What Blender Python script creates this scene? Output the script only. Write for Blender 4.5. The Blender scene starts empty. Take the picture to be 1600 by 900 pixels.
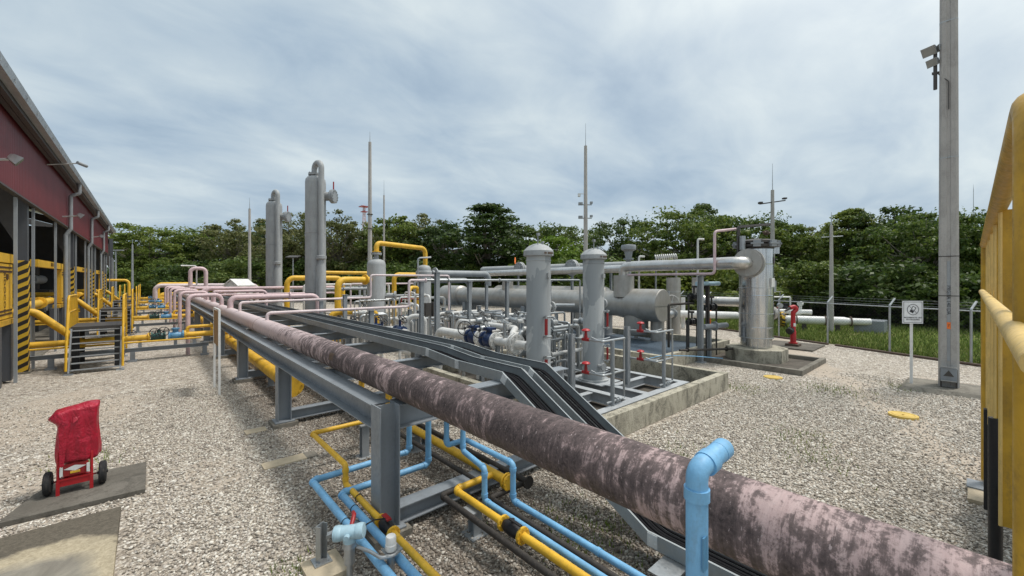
import bpy, bmesh, math, random
import numpy as np
from mathutils import Vector, Matrix

# ------------------------------------------------------------------ camera, sky, sun, exposure
SC = bpy.context.scene
COL = SC.collection
R = math.radians
YAW = math.atan(570 / 640.0)            # view direction, clockwise from +Y (the rack runs along +Y)
cd = bpy.data.cameras.new('camera'); cam = bpy.data.objects.new('camera', cd); COL.objects.link(cam)
cam.location = (0, 0, 3.0); cam.rotation_euler = (R(90), 0, -YAW)
cd.sensor_width = 36; cd.lens = 36 * 640 / 1600.0; cd.shift_y = -13 / 1600.0
cd.clip_start = 0.05; cd.clip_end = 3000
SC.camera = cam
SUN_EL, SUN_AZ = 66.0, 120.0            # azimuth clockwise from +Y
SKY_K = 0.1
w = bpy.data.worlds.new('World'); SC.world = w; w.use_nodes = True
nt = w.node_tree; nt.nodes.clear()
def wn(t, **k):
    n = nt.nodes.new(t)
    for a, b in k.items(): setattr(n, a, b)
    return n
wo = wn('ShaderNodeOutputWorld'); bg = wn('ShaderNodeBackground'); bg.inputs[1].default_value = SKY_K
sky = wn('ShaderNodeTexSky', sky_type='NISHITA', sun_disc=False)
sky.sun_elevation = R(SUN_EL); sky.sun_rotation = R(SUN_AZ); sky.air_density = 1.2; sky.dust_density = 1.5
tc = wn('ShaderNodeTexCoord'); sp = wn('ShaderNodeSeparateXYZ'); nt.links.new(tc.outputs['Generated'], sp.inputs[0])
def wm(op, a, b=None):
    n = wn('ShaderNodeMath', operation=op)
    for i, v in enumerate((a, b)):
        if v is None: continue
        if isinstance(v, (int, float)): n.inputs[i].default_value = v
        else: nt.links.new(v, n.inputs[i])
    return n.outputs[0]
den = wm('ADD', wm('MAXIMUM', sp.outputs[2], 0.0), 0.22)
cx = wn('ShaderNodeCombineXYZ')
nt.links.new(wm('DIVIDE', sp.outputs[0], den), cx.inputs[0]); nt.links.new(wm('DIVIDE', sp.outputs[1], den), cx.inputs[1])
def wnoise(scale, det, rough, dist, sx, sy, off, ang=40):
    mp = wn('ShaderNodeMapping'); nt.links.new(cx.outputs[0], mp.inputs[0])
    mp.inputs['Scale'].default_value = (sx, sy, 1); mp.inputs['Location'].default_value = off; mp.inputs['Rotation'].default_value = (0, 0, R(ang))
    n = wn('ShaderNodeTexNoise'); nt.links.new(mp.outputs[0], n.inputs['Vector'])
    n.inputs['Scale'].default_value = scale; n.inputs['Detail'].default_value = det
    n.inputs['Roughness'].default_value = rough; n.inputs['Distortion'].default_value = dist
    return n.outputs[0]
def wramp(f, stops):
    r = wn('ShaderNodeValToRGB'); nt.links.new(f, r.inputs[0]); e = r.color_ramp.elements
    while len(e) < len(stops): e.new(0.5)
    for q, (p, c) in zip(e, stops): q.position = p; q.color = (*c, 1)
    return r.outputs[0]
def wmix(f, a, b):
    m = wn('ShaderNodeMix', data_type='RGBA')
    if isinstance(f, float): m.inputs[0].default_value = f
    else: nt.links.new(f, m.inputs[0])
    for i, v in ((6, a), (7, b)):
        if isinstance(v, tuple): m.inputs[i].default_value = (*v, 1)
        else: nt.links.new(v, m.inputs[i])
    return m.outputs[2]
n1 = wnoise(0.85, 6, 0.5, 0.35, 1.0, 1.4, (3.1, 1.7, 0), -42)
n2 = wnoise(2.2, 9, 0.56, 0.45, 0.95, 1.5, (7.3, 0.4, 2), -42)
n3 = wnoise(0.45, 4, 0.5, 0.0, 1, 1.4, (1.2, 5.5, 4))
dens = wm('ADD', wm('ADD', wm('MULTIPLY', n1, 0.46), wm('MULTIPLY', n2, 0.31)), wm('MULTIPLY', n3, 0.23))
KC = 0.74 / SKY_K
cloud = wramp(dens, [(0.38, (0.39, 0.515, 0.65)), (0.45, (0.495, 0.62, 0.74)), (0.52, (0.615, 0.73, 0.815)), (0.60, (0.77, 0.87, 0.91))])
cl2 = wn('ShaderNodeMix', data_type='RGBA', blend_type='MULTIPLY'); cl2.inputs[0].default_value = 1
nt.links.new(cloud, cl2.inputs[6]); cl2.inputs[7].default_value = (KC, KC, KC, 1)
cover = wramp(dens, [(0.30, (0.80,) * 3), (0.46, (0.95,) * 3)])
# the veil of cloud is brightest round the hidden sun, behind the camera
sdx = (math.cos(R(SUN_EL)) * math.sin(R(SUN_AZ)), math.cos(R(SUN_EL)) * math.cos(R(SUN_AZ)), math.sin(R(SUN_EL)))
dp = wn('ShaderNodeVectorMath', operation='DOT_PRODUCT'); nt.links.new(tc.outputs['Generated'], dp.inputs[0]); dp.inputs[1].default_value = sdx
glow = wm('MULTIPLY', wm('POWER', wm('MAXIMUM', dp.outputs['Value'], 0.0), 5.0), KC)
gl3 = wn('ShaderNodeMix', data_type='RGBA', blend_type='MULTIPLY'); gl3.inputs[0].default_value = 1
gcx = wn('ShaderNodeCombineXYZ'); [nt.links.new(glow, gcx.inputs[i]) for i in range(3)]
nt.links.new(gcx.outputs[0], gl3.inputs[6]); gl3.inputs[7].default_value = (1.5, 1.36, 1.15, 1)
ad = wn('ShaderNodeMix', data_type='RGBA', blend_type='ADD'); ad.inputs[0].default_value = 1
nt.links.new(wmix(cover, sky.outputs[0], cl2.outputs[2]), ad.inputs[6]); nt.links.new(gl3.outputs[2], ad.inputs[7])
allsky = ad.outputs[2]
nt.links.new(allsky, bg.inputs[0]); nt.links.new(bg.outputs[0], wo.inputs[0])
sl = bpy.data.lights.new('sun', 'SUN'); sl.energy = 2.0; sl.angle = R(10); sl.color = (1, 0.955, 0.89)
so = bpy.data.objects.new('sun', sl); COL.objects.link(so)
sdir = Vector((math.cos(R(SUN_EL)) * math.sin(R(SUN_AZ)), math.cos(R(SUN_EL)) * math.cos(R(SUN_AZ)), math.sin(R(SUN_EL))))
so.rotation_euler = sdir.to_track_quat('Z', 'Y').to_euler(); so.location = (0, 0, 40)
vs = SC.view_settings; vs.view_transform = 'Standard'; vs.look = 'None'; vs.exposure = 0.27; vs.gamma = 1; vs.use_curve_mapping = False
SC.cycles.max_bounces = 6; SC.cycles.transparent_max_bounces = 8; SC.cycles.caustics_reflective = False; SC.cycles.caustics_refractive = False

# ------------------------------------------------------------------ materials
class Mat:
    def __init__(s, name):
        s.m = bpy.data.materials.new(name); s.m.use_nodes = True; s.t = s.m.node_tree
        s.b = s.t.nodes['Principled BSDF']; s.o = s.t.nodes['Material Output']; s._tc = None
    def n(s, t, **k):
        q = s.t.nodes.new(t)
        for a, b in k.items(): setattr(q, a, b)
        return q
    def l(s, a, b): s.t.links.new(a, b)
    def co(s, scale=(1, 1, 1), rot=(0, 0, 0), loc=(0, 0, 0)):
        if s._tc is None: s._tc = s.n('ShaderNodeTexCoord')
        mp = s.n('ShaderNodeMapping'); s.l(s._tc.outputs['Object'], mp.inputs[0])
        mp.inputs['Scale'].default_value = scale; mp.inputs['Rotation'].default_value = rot; mp.inputs['Location'].default_value = loc
        return mp.outputs[0]
    def noise(s, v, scale, det=4, rough=.55, dist=0.0):
        q = s.n('ShaderNodeTexNoise'); s.l(v, q.inputs['Vector']); q.inputs['Scale'].default_value = scale
        q.inputs['Detail'].default_value = det; q.inputs['Roughness'].default_value = rough; q.inputs['Distortion'].default_value = dist
        return q.outputs[0]
    def vor(s, v, scale, feature='F1', rnd=1.0):
        q = s.n('ShaderNodeTexVoronoi', feature=feature); s.l(v, q.inputs['Vector']); q.inputs['Scale'].default_value = scale
        q.inputs['Randomness'].default_value = rnd
        return q
    def ramp(s, f, stops, const=False):
        r = s.n('ShaderNodeValToRGB'); s.l(f, r.inputs[0]); e = r.color_ramp.elements
        if const: r.color_ramp.interpolation = 'CONSTANT'
        while len(e) < len(stops): e.new(0.5)
        for q, (p, c) in zip(e, stops):
            q.position = p; q.color = (c, c, c, 1) if isinstance(c, (int, float)) else (*c, 1)
        return r.outputs[0]
    def math(s, op, a, b=None, c=None):
        q = s.n('ShaderNodeMath', operation=op)
        for i, v in enumerate((a, b, c)):
            if v is None: continue
            if isinstance(v, (int, float)): q.inputs[i].default_value = v
            else: s.l(v, q.inputs[i])
        return q.outputs[0]
    def mix(s, f, a, b, bt='MIX'):
        q = s.n('ShaderNodeMix', data_type='RGBA', blend_type=bt)
        if isinstance(f, (int, float)): q.inputs[0].default_value = f
        else: s.l(f, q.inputs[0])
        for i, v in ((6, a), (7, b)):
            if isinstance(v, tuple): q.inputs[i].default_value = (*v, 1)
            else: s.l(v, q.inputs[i])
        return q.outputs[2]
    def xyz(s, v):
        q = s.n('ShaderNodeSeparateXYZ'); s.l(v, q.inputs[0]); return q.outputs
    def set(s, col=None, rough=None, metal=None, spec=None):
        for k, v in (('Base Color', col), ('Roughness', rough), ('Metallic', metal), ('Specular IOR Level', spec)):
            if v is None: continue
            i = s.b.inputs[k]
            if isinstance(v, tuple): i.default_value = (*v, 1)
            elif isinstance(v, (int, float)): i.default_value = v
            else: s.l(v, i)
        return s
    def bump(s, h, st=.3, d=.02):
        q = s.n('ShaderNodeBump'); s.l(h, q.inputs['Height']); q.inputs['Strength'].default_value = st; q.inputs['Distance'].default_value = d
        s.l(q.outputs[0], s.b.inputs['Normal']); return s

def paint(name, col, rough=.45, metal=0.0, dirt=.35, dirtcol=(.09, .075, .055), sc=3.0, var=.16, bump=.08, spec=.5, rust=0.0):
    M = Mat(name); c = M.co()
    big = M.noise(c, sc * .6, 5, .6); fine = M.noise(c, sc * 9, 4, .6)
    dk = tuple(x * (1 - var) for x in col); lt = tuple(min(1, x * (1 + var * .8)) for x in col)
    base = M.mix(M.ramp(big, [(.3, 0), (.7, 1)]), dk, lt)
    st = M.noise(M.co((sc * 2.2, sc * 2.2, sc * .35)), 1.6, 6, .65)
    df = M.math('MULTIPLY', M.ramp(M.math('ADD', M.math('MULTIPLY', st, .7), M.math('MULTIPLY', fine, .3)), [(.5, 0), (.72, 1)]), dirt)
    base = M.mix(df, base, dirtcol)
    if rust:
        base = M.mix(M.math('MULTIPLY', M.ramp(M.noise(c, sc * 5, 6, .7), [(.62, 0), (.7, 1)]), rust), base, (.16, .06, .025))
    M.set(base, M.ramp(fine, [(.3, max(.05, rough - .1)), (.7, min(1, rough + .15))]), metal, spec)
    return M.bump(fine, bump, .01).m

MATS = {}
def P(key, *a, **k):
    MATS[key] = paint(key, *a, **k)
P('grey_paint', (.29, .31, .325), .42, dirt=.25)
P('vessel_grey', (.35, .365, .37), .6, dirt=.42, dirtcol=(.17, .15, .125), sc=2.4, rust=.18)
P('steel_grey', (.245, .27, .295), .4, dirt=.3, sc=2)
P('beam_top', (.43, .45, .465), .38, dirt=.3, sc=2)
P('galvanised', (.42, .44, .45), .38, metal=.75, dirt=.3, sc=5)
P('tray_steel', (.30, .325, .335), .42, metal=.25, dirt=.25, sc=4)
P('yellow', (.77, .455, .035), .48, dirt=.45, dirtcol=(.26, .17, .06), sc=6, var=.2, rust=.25, bump=.2)
P('yellow_rail', (.74, .43, .025), .42, dirt=.25, sc=3)
P('yellow_old', (.52, .30, .024), .5, dirt=.5, sc=7, var=.28, rust=.25)
P('plate_light', (.60, .62, .62), .5, dirt=.2)
P('rail_cream_highlight', (.72, .50, .17), .5, dirt=.35, sc=8)  # cream mid rail, and the painted highlights on the bar edges
P('blue_pipe', (.185, .43, .68), .5, dirt=.5, dirtcol=(.16, .24, .31), sc=7, var=.2, bump=.2)
P('blue_valve', (.012, .032, .10), .35, dirt=.25, sc=6)
P('blue_check', (.10, .27, .45), .4, dirt=.4, sc=6)
P('green_valve', (.018, .085, .075), .4, dirt=.35, sc=6)
P('pale_blue', (.36, .52, .60), .42, dirt=.25, sc=9)
P('black_pipe', (.034, .029, .025), .7, dirt=.7, dirtcol=(.10, .085, .07), sc=6)
P('black', (.012, .012, .014), .5, dirt=.4, dirtcol=(.06, .055, .05), sc=6)
P('black_cable', (.008, .008, .010), .75, dirt=.25, dirtcol=(.05, .047, .043), sc=8, spec=.2)
P('rubber', (.014, .014, .015), .8, dirt=.4, dirtcol=(.12, .10, .08), sc=9)
P('white', (.74, .74, .72), .42, dirt=.3, sc=4)
P('white_pipe', (.66, .655, .63), .4, dirt=.35, sc=3)
P('pink', (.63, .475, .49), .5, dirt=.3, dirtcol=(.16, .12, .12), sc=4)
P('pink_pale', (.68, .57, .575), .5, dirt=.25, dirtcol=(.2, .16, .15), sc=4)
P('red', (.42, .012, .018), .38, dirt=.25, sc=6)
P('red_dark', (.30, .012, .014), .42, dirt=.3, sc=8)
P('orange', (.85, .19, .03), .5, dirt=.15)
P('maroon', (.10, .022, .027), .5, dirt=.3, sc=1.2)
P('roof_metal', (.40, .43, .45), .4, metal=.3, dirt=.3, sc=2)
P('dark_steel', (.06, .054, .05), .55, dirt=.4, sc=3)
P('column_grey', (.07, .074, .083), .5, dirt=.35, sc=2)
P('post_white', (.29, .31, .325), .5, dirt=.25, sc=2)
P('blue_roof', (.07, .17, .36), .5, dirt=.25, sc=1)
P('brown_board', (.33, .19, .09), .6, dirt=.4, sc=6)
P('lens', (.30, .30, .28), .15, dirt=.2)
P('sign_white', (.80, .81, .82), .4, dirt=.12, sc=6)
P('ink', (.03, .03, .035), .5, dirt=0)
P('ink_grey', (.22, .22, .23), .5, dirt=0)
P('ink_brown', (.055, .022, .008), .5, dirt=0)
P('label_brown', (.10, .065, .045), .6, dirt=.4)
P('mast_concrete', (.43, .41, .385), .85, dirt=.35, dirtcol=(.16, .14, .12), sc=1.2)
P('tan_concrete', (.50, .42, .30), .9, dirt=.3, sc=4, bump=.3)
P('blue_floor', (.075, .105, .14), .35, dirt=.3, sc=1)
P('dark_unit', (.055, .06, .065), .5, dirt=.4)
P('lid_yellow', (.62, .43, .10), .6, dirt=.5, dirtcol=(.3, .24, .15), sc=9, rust=.2)

def mk_clad(name, col=(.53, .52, .495), rough=.36, ring=1.9, axis=1, blue=0.0, metal=.8):
    M = Mat(name); c = M.co(); x = M.xyz(c)
    n = M.noise(c, 1.2, 5, .6); st = M.noise(M.co((9, 9, .5) if axis == 2 else (4, 3, 1.5)), 1.4, 5, .6)
    col1 = M.mix(M.ramp(n, [(.3, 0), (.7, 1)]), tuple(v * .82 for v in col), tuple(min(1, v * 1.12) for v in col))
    if blue: col1 = M.mix(M.math('MULTIPLY', M.ramp(st, [(.45, 0), (.6, 1)]), blue), col1, (.10, .19, .30))  # bluish streaks paint the sky's reflection into the steel colour
    else: col1 = M.mix(M.math('MULTIPLY', M.ramp(st, [(.48, 0), (.7, 1)]), .35), col1, (.28, .25, .20))
    seam = M.ramp(M.math('FRACT', M.math('MULTIPLY', x[axis], ring)), [(.0, 0), (.025, 1), (.05, 0)])
    M.set(col1, M.ramp(st, [(.3, rough - .06), (.7, rough + .14)]), metal)
    return M.bump(M.math('ADD', seam, M.math('MULTIPLY', n, .6)), .5 if metal < .9 else .25, .012).m
MATS['cladding'] = mk_clad('cladding', (.45, .435, .405), .42, 1.05, metal=.55)
MATS['stainless'] = mk_clad('stainless', (.62, .62, .615), .18, .85, 2, .22, metal=.95)
MATS['clad_pipe'] = mk_clad('clad_pipe', (.62, .61, .59), .30, 1.1)

def mk_header():
    M = Mat('weathered_pink'); c = M.co(); x = M.xyz(c)                # object origin sits at world Y = -6
    off = M.ramp(M.math('MULTIPLY', x[1], 1 / 40.0), [(.10, .72), (.15, .79), (.20, 1.0), (.31, .97), (.38, .68), (.45, .38), (.56, .0)])
    off = M.math('SUBTRACT', M.math('MULTIPLY', off, .2), .15)
    streak = M.noise(M.co((2.0, 24, 2.0)), 1.2, 9, .72, .35)
    blot = M.noise(M.co((2.6, 2.9, 2.6)), 1.15, 8, .66, .9)
    mid = M.noise(M.co((11, 13, 7)), 1.0, 8, .72, .6)
    fine = M.noise(c, 48, 6, .72)
    lowf = M.noise(M.co((.6, .9, .6), loc=(2, 1, 5)), 1.0, 3, .5)
    f = M.math('ADD', M.math('ADD', M.math('MULTIPLY', streak, .20), M.math('MULTIPLY', blot, .32)), M.math('ADD', M.math('MULTIPLY', mid, .30), M.math('MULTIPLY', fine, .18)))
    th = M.math('ADD', M.math('ADD', f, off), M.math('MULTIPLY', M.math('SUBTRACT', lowf, .5), .16))
    g = M.ramp(th, [(.47, 0), (.495, .38), (.515, .82), (.57, 1)])
    film = M.ramp(M.math('ADD', M.math('ADD', M.math('MULTIPLY', streak, .5), M.math('MULTIPLY', mid, .5)), off), [(.40, 0), (.56, .62)])
    pk = M.mix(M.ramp(M.math('MULTIPLY', x[1], 1 / 40.0), [(.2, 0), (.5, 1)]), M.mix(M.ramp(mid, [(.3, 0), (.7, 1)]), (.44, .315, .31), (.62, .495, .48)), M.mix(M.ramp(mid, [(.3, 0), (.7, 1)]), (.60, .475, .475), (.69, .58, .575)))
    pk = M.mix(film, pk, (.30, .205, .20))
    dk = M.mix(M.ramp(fine, [(.35, 0), (.65, 1)]), (.032, .026, .027), (.145, .11, .108))
    col = M.mix(g, pk, dk)
    fl = M.math('MULTIPLY', M.ramp(M.noise(M.co((20, 34, 14), loc=(3, 3, 3)), 1.0, 5, .7), [(.64, 0), (.68, .8)]), M.ramp(off, [(.0, 0), (.02, 1)]))
    col = M.mix(fl, col, (.50, .41, .41))
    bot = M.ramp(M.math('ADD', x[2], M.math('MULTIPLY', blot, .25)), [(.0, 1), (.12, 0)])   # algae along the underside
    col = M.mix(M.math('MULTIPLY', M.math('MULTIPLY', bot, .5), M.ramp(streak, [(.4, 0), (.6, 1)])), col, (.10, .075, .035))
    M.set(col, M.ramp(g, [(0, .5), (1, .85)]), 0, .35)
    return M.bump(M.math('ADD', fine, M.math('MULTIPLY', streak, .6)), .3, .01).m
MATS['weathered_pink'] = mk_header()

STONES = [(.0, (.105, .093, .08)), (.15, (.255, .225, .19)), (.30, (.405, .355, .295)), (.46, (.53, .465, .38)), (.62, (.475, .43, .385)), (.74, (.66, .605, .52)), (.88, (.80, .765, .69))]
def mk_ground():
    M = Mat('gravel'); c = M.co()
    wv = M.n('ShaderNodeVectorMath', operation='ADD'); M.l(c, wv.inputs[0])
    nv = M.n('ShaderNodeTexNoise'); M.l(c, nv.inputs['Vector']); nv.inputs['Scale'].default_value = 14
    sv = M.n('ShaderNodeVectorMath', operation='SCALE'); M.l(nv.outputs['Color'], sv.inputs[0]); sv.inputs['Scale'].default_value = .035; M.l(sv.outputs[0], wv.inputs[1])
    v = M.vor(wv.outputs[0], 23); s = M.xyz(v.outputs['Color'])
    v2 = M.vor(wv.outputs[0], 9); s2 = M.xyz(v2.outputs['Color'])
    r = M.math('ADD', M.math('MULTIPLY', s[0], .72), M.math('MULTIPLY', s2[1], .28))
    stone = M.ramp(r, STONES)
    patch = M.noise(c, .32, 6, .62, .5); patch2 = M.noise(M.co(loc=(31, 7, 0)), .9, 5, .6)
    x = M.xyz(c)
    # worn dirt tracks: a band beside the fence and the open ground on the building side
    wob = M.math('MULTIPLY', M.math('SUBTRACT', patch2, .5), 3.0)
    tr = M.math('ADD', x[1], M.math('MULTIPLY', M.math('SUBTRACT', x[0], 10.0), -.48))
    band = M.ramp(M.math('ABSOLUTE', M.math('ADD', tr, wob)), [(.25, .85), (.95, 0)])
    def blob(bx, by, rx, ry, k):
        d = M.math('SQRT', M.math('ADD', M.math('POWER', M.math('MULTIPLY', M.math('SUBTRACT', x[0], bx), 1 / rx), 2.0), M.math('POWER', M.math('MULTIPLY', M.math('SUBTRACT', x[1], by), 1 / ry), 2.0)))
        return M.ramp(M.math('ADD', d, M.math('MULTIPLY', wob, .45)), [(.6, k), (1.15, 0)])
    pm = M.math('MULTIPLY', M.ramp(patch, [(.52, 0), (.66, .8)]), .75)
    for q in (band, blob(-1.6, 13.6, 1.7, 3.2, .6), blob(.75, 7.7, .55, .9, .5), blob(-1.4, 9.6, 1.0, 1.3, .5), blob(.4, 4.2, .5, .9, .5), blob(9.5, 1.6, 1.6, .5, .5)): pm = M.math('MAXIMUM', pm, q)
    soil_shade = M.math('MAXIMUM', blob(2.9, 4.0, 1.9, 4.6, .9), blob(3.2, 11.0, 1.7, 5.5, .9))       # trodden mud, with the shade under the rack put into the colour too
    fine = M.noise(c, 60, 4, .7)
    dirt = M.mix(M.ramp(fine, [(.3, 0), (.7, 1)]), (.37, .305, .24), (.52, .45, .37))
    edge = M.math('SUBTRACT', pm, M.math('MULTIPLY', s[2], .45))
    col = M.mix(M.ramp(edge, [(.18, 0), (.42, .85)]), stone, dirt)
    gap = M.ramp(v.outputs['Distance'], [(.45, 0), (.75, .5)])
    col = M.mix(M.math('MULTIPLY', gap, M.ramp(edge, [(.18, 1), (.42, .2)])), col, (.13, .10, .075))
    col = M.mix(M.math('MULTIPLY', soil_shade, M.ramp(M.math('ADD', M.math('MULTIPLY', fine, .5), M.math('MULTIPLY', s[1], .5)), [(.25, 1), (.75, .25)])), col, (.125, .10, .08))
    gv = M.math('MULTIPLY', M.ramp(M.noise(M.co(loc=(3, 40, 0)), .8, 6, .7), [(.64, 0), (.72, .7)]), M.ramp(fine, [(.4, 0), (.6, 1)]))
    col = M.mix(gv, col, (.10, .13, .035))
    M.set(col, .92, 0, .25)
    h = M.math('MULTIPLY', M.ramp(v.outputs['Distance'], [(0, 1), (.75, 0)]), M.ramp(edge, [(.18, 1), (.42, .25)]))
    return M.bump(M.math('ADD', h, M.math('MULTIPLY', fine, .3)), .9, .03).m
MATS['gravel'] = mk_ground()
def mk_stone():
    M = Mat('loose_stone'); g = M.n('ShaderNodeNewGeometry'); c = M.co(); x = M.xyz(c)
    f = M.noise(c, 55, 4, .6); n2 = M.noise(c, .9, 5, .6)
    col = M.mix(.22, M.ramp(g.outputs['Random Per Island'], STONES), M.ramp(f, [(.3, (.2, .17, .14)), (.7, (.62, .56, .48))]))
    wob = M.math('MULTIPLY', M.math('SUBTRACT', n2, .5), 3.0)
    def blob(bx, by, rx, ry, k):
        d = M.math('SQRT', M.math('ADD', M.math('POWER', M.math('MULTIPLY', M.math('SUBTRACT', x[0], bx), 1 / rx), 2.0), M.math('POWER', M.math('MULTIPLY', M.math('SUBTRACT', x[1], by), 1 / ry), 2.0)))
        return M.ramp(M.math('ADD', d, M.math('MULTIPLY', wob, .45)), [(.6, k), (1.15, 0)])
    soil_shade = M.math('MAXIMUM', blob(2.9, 4.0, 1.9, 4.6, .8), blob(3.2, 11.0, 1.7, 5.5, .8))       # muddied stones, darkened further by painted shade under the rack
    col = M.mix(M.math('MULTIPLY', soil_shade, M.ramp(M.math('FRACT', M.math('MULTIPLY', g.outputs['Random Per Island'], 37.0)), [(.15, 1), (.95, .2)])), col, (.135, .108, .085))
    return M.set(col, .9, 0, .25).m
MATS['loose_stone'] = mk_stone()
def mk_grass():
    M = Mat('grass_ground'); c = M.co()
    n = M.noise(c, .35, 6, .65); f = M.noise(c, 9, 5, .75)
    col = M.mix(M.ramp(f, [(.3, 0), (.7, 1)]), (.07, .11, .022), (.20, .24, .05))
    col = M.mix(M.ramp(n, [(.5, 0), (.68, .75)]), col, (.26, .21, .12))
    M.set(col, .95, 0, .2); return M.bump(f, .9, .06).m
MATS['grass_ground'] = mk_grass()
def mk_blade():
    M = Mat('grass_blade'); g = M.n('ShaderNodeNewGeometry')
    return M.set(M.ramp(g.outputs['Random Per Island'], [(0, (.09, .14, .025)), (.6, (.19, .26, .05)), (1, (.32, .32, .11))]), .8, 0, .2).m
MATS['grass_blade'] = mk_blade()
def mk_leaf(name, a, b, c3):
    M = Mat(name); g = M.n('ShaderNodeNewGeometry'); oi = M.n('ShaderNodeObjectInfo')
    n = M.noise(M.co(), .45, 3, .6)
    r = M.math('ADD', M.math('MULTIPLY', g.outputs['Random Per Island'], .5), M.math('ADD', M.math('MULTIPLY', n, .5), M.math('MULTIPLY', M.math('SUBTRACT', oi.outputs['Random'], .5), .5)))
    col = M.ramp(r, [(.2, a), (.5, b), (.85, c3)])
    M.set(col, .5, 0, .35)
    tr = M.n('ShaderNodeBsdfTranslucent'); M.l(col, tr.inputs[0])
    mx = M.n('ShaderNodeMixShader'); mx.inputs[0].default_value = .38
    M.l(M.b.outputs[0], mx.inputs[1]); M.l(tr.outputs[0], mx.inputs[2]); M.l(mx.outputs[0], M.o.inputs[0])
    return M.m
MATS['leaf'] = mk_leaf('leaf', (.055, .098, .018), (.12, .175, .032), (.23, .27, .055))
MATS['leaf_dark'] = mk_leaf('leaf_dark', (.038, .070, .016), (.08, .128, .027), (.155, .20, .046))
MATS['leaf_bright'] = mk_leaf('leaf_bright', (.05, .10, .012), (.11, .19, .02), (.2, .29, .04))
MATS['leaf_olive'] = mk_leaf('leaf_olive', (.075, .095, .028), (.155, .17, .055), (.29, .28, .12))
P('bark', (.19, .165, .135), .9, dirt=.5, sc=3, bump=.5)
def mk_conc(name, a, b, stain, samt, sc=1.5):
    M = Mat(name); c = M.co()
    n = M.noise(c, sc, 7, .62); f = M.noise(c, 38, 4, .65)
    st = M.noise(M.co((3.2, 3.2, 1.7)), 1.0, 8, .72, .9)
    col = M.mix(M.ramp(n, [(.3, 0), (.7, 1)]), a, b)
    col = M.mix(M.math('MULTIPLY', M.ramp(M.math('ADD', M.math('MULTIPLY', st, .65), M.math('MULTIPLY', f, .35)), [(.47, 0), (.60, 1)]), samt), col, stain)
    M.set(col, .9, 0, .3); return M.bump(M.math('ADD', n, M.math('MULTIPLY', f, .5)), .35, .02).m
MATS['bund_concrete'] = mk_conc('bund_concrete', (.40, .37, .29), (.50, .465, .375), (.085, .078, .062), .8)
MATS['old_concrete'] = mk_conc('old_concrete', (.17, .155, .13), (.27, .25, .21), (.06, .055, .045), .65)
MATS['dark_slab'] = mk_conc('dark_slab', (.105, .095, .08), (.185, .17, .145), (.05, .045, .038), .6)
MATS['pole_concrete'] = mk_conc('pole_concrete', (.37, .355, .34), (.45, .435, .41), (.22, .205, .19), .45, .8)
MATS['bund_floor'] = mk_conc('bund_floor', (.075, .065, .055), (.16, .14, .115), (.05, .045, .04), .7)
def mk_manhole():
    M = Mat('worn_slab'); c = M.co(); x = M.xyz(c)
    d = M.math('SQRT', M.math('ADD', M.math('POWER', M.math('SUBTRACT', x[0], -.02), 2.0), M.math('POWER', M.math('SUBTRACT', x[1], -.25), 2.0)))
    n = M.noise(c, 2.2, 7, .65, .6); f = M.noise(c, 30, 5, .7)
    dn = M.math('ADD', d, M.math('MULTIPLY', M.math('SUBTRACT', n, .5), .55))
    base = M.mix(M.ramp(f, [(.3, 0), (.7, 1)]), (.075, .065, .05), (.155, .135, .105))
    col = M.mix(M.ramp(dn, [(.72, 1), (.88, .85), (.97, 0)]), base, M.mix(M.ramp(f, [(.35, 0), (.65, 1)]), (.33, .28, .19), (.50, .43, .31)))
    col = M.mix(M.ramp(dn, [(.52, 1), (.74, 0)]), col, M.mix(M.ramp(n, [(.35, 0), (.65, 1)]), (.17, .155, .13), (.31, .285, .235)))
    M.set(col, .9, 0, .3); return M.bump(M.math('ADD', f, n), .4, .02).m
MATS['worn_slab'] = mk_manhole()
def mk_hazard():
    M = Mat('hazard_stripes'); c = M.co(); x = M.xyz(c)
    u = M.math('SUBTRACT', x[2], M.math('MULTIPLY', M.math('ADD', x[0], x[1]), .62))
    s = M.ramp(M.math('FRACT', M.math('MULTIPLY', u, 3.7)), [(0, 0), (.5, 1)], True)
    n = M.noise(c, 5, 5, .6)
    col = M.mix(s, (.022, .017, .012), M.mix(M.ramp(n, [(.3, 0), (.7, 1)]), (.60, .36, .02), (.74, .46, .03)))
    return M.set(col, .5).m
MATS['hazard_stripes'] = mk_hazard()
def mk_corr():
    M = Mat('maroon_cladding'); c = M.co(); x = M.xyz(c)
    n = M.noise(c, .8, 5, .6); st = M.noise(M.co((3, 3, .3)), 1.5, 6, .65)
    col = M.mix(M.ramp(n, [(.3, 0), (.7, 1)]), (.125, .020, .024), (.165, .027, .031))
    col = M.mix(M.math('MULTIPLY', M.ramp(st, [(.5, 0), (.7, 1)]), .3), col, (.09, .03, .03))
    return M.set(col, .5).m
MATS['maroon_cladding'] = mk_corr()
def mk_vinyl():
    M = Mat('red_vinyl'); c = M.co(); n = M.noise(c, 5, 5, .6, .4)
    M.set(M.mix(M.ramp(n, [(.3, 0), (.7, 1)]), (.33, .006, .022), (.44, .012, .038)), .36, 0, .5)
    return M.bump(M.math('ADD', n, M.noise(M.co((9, 9, 2.5)), 1.2, 4, .6, .8)), .8, .05).m
MATS['red_vinyl'] = mk_vinyl()
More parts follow.
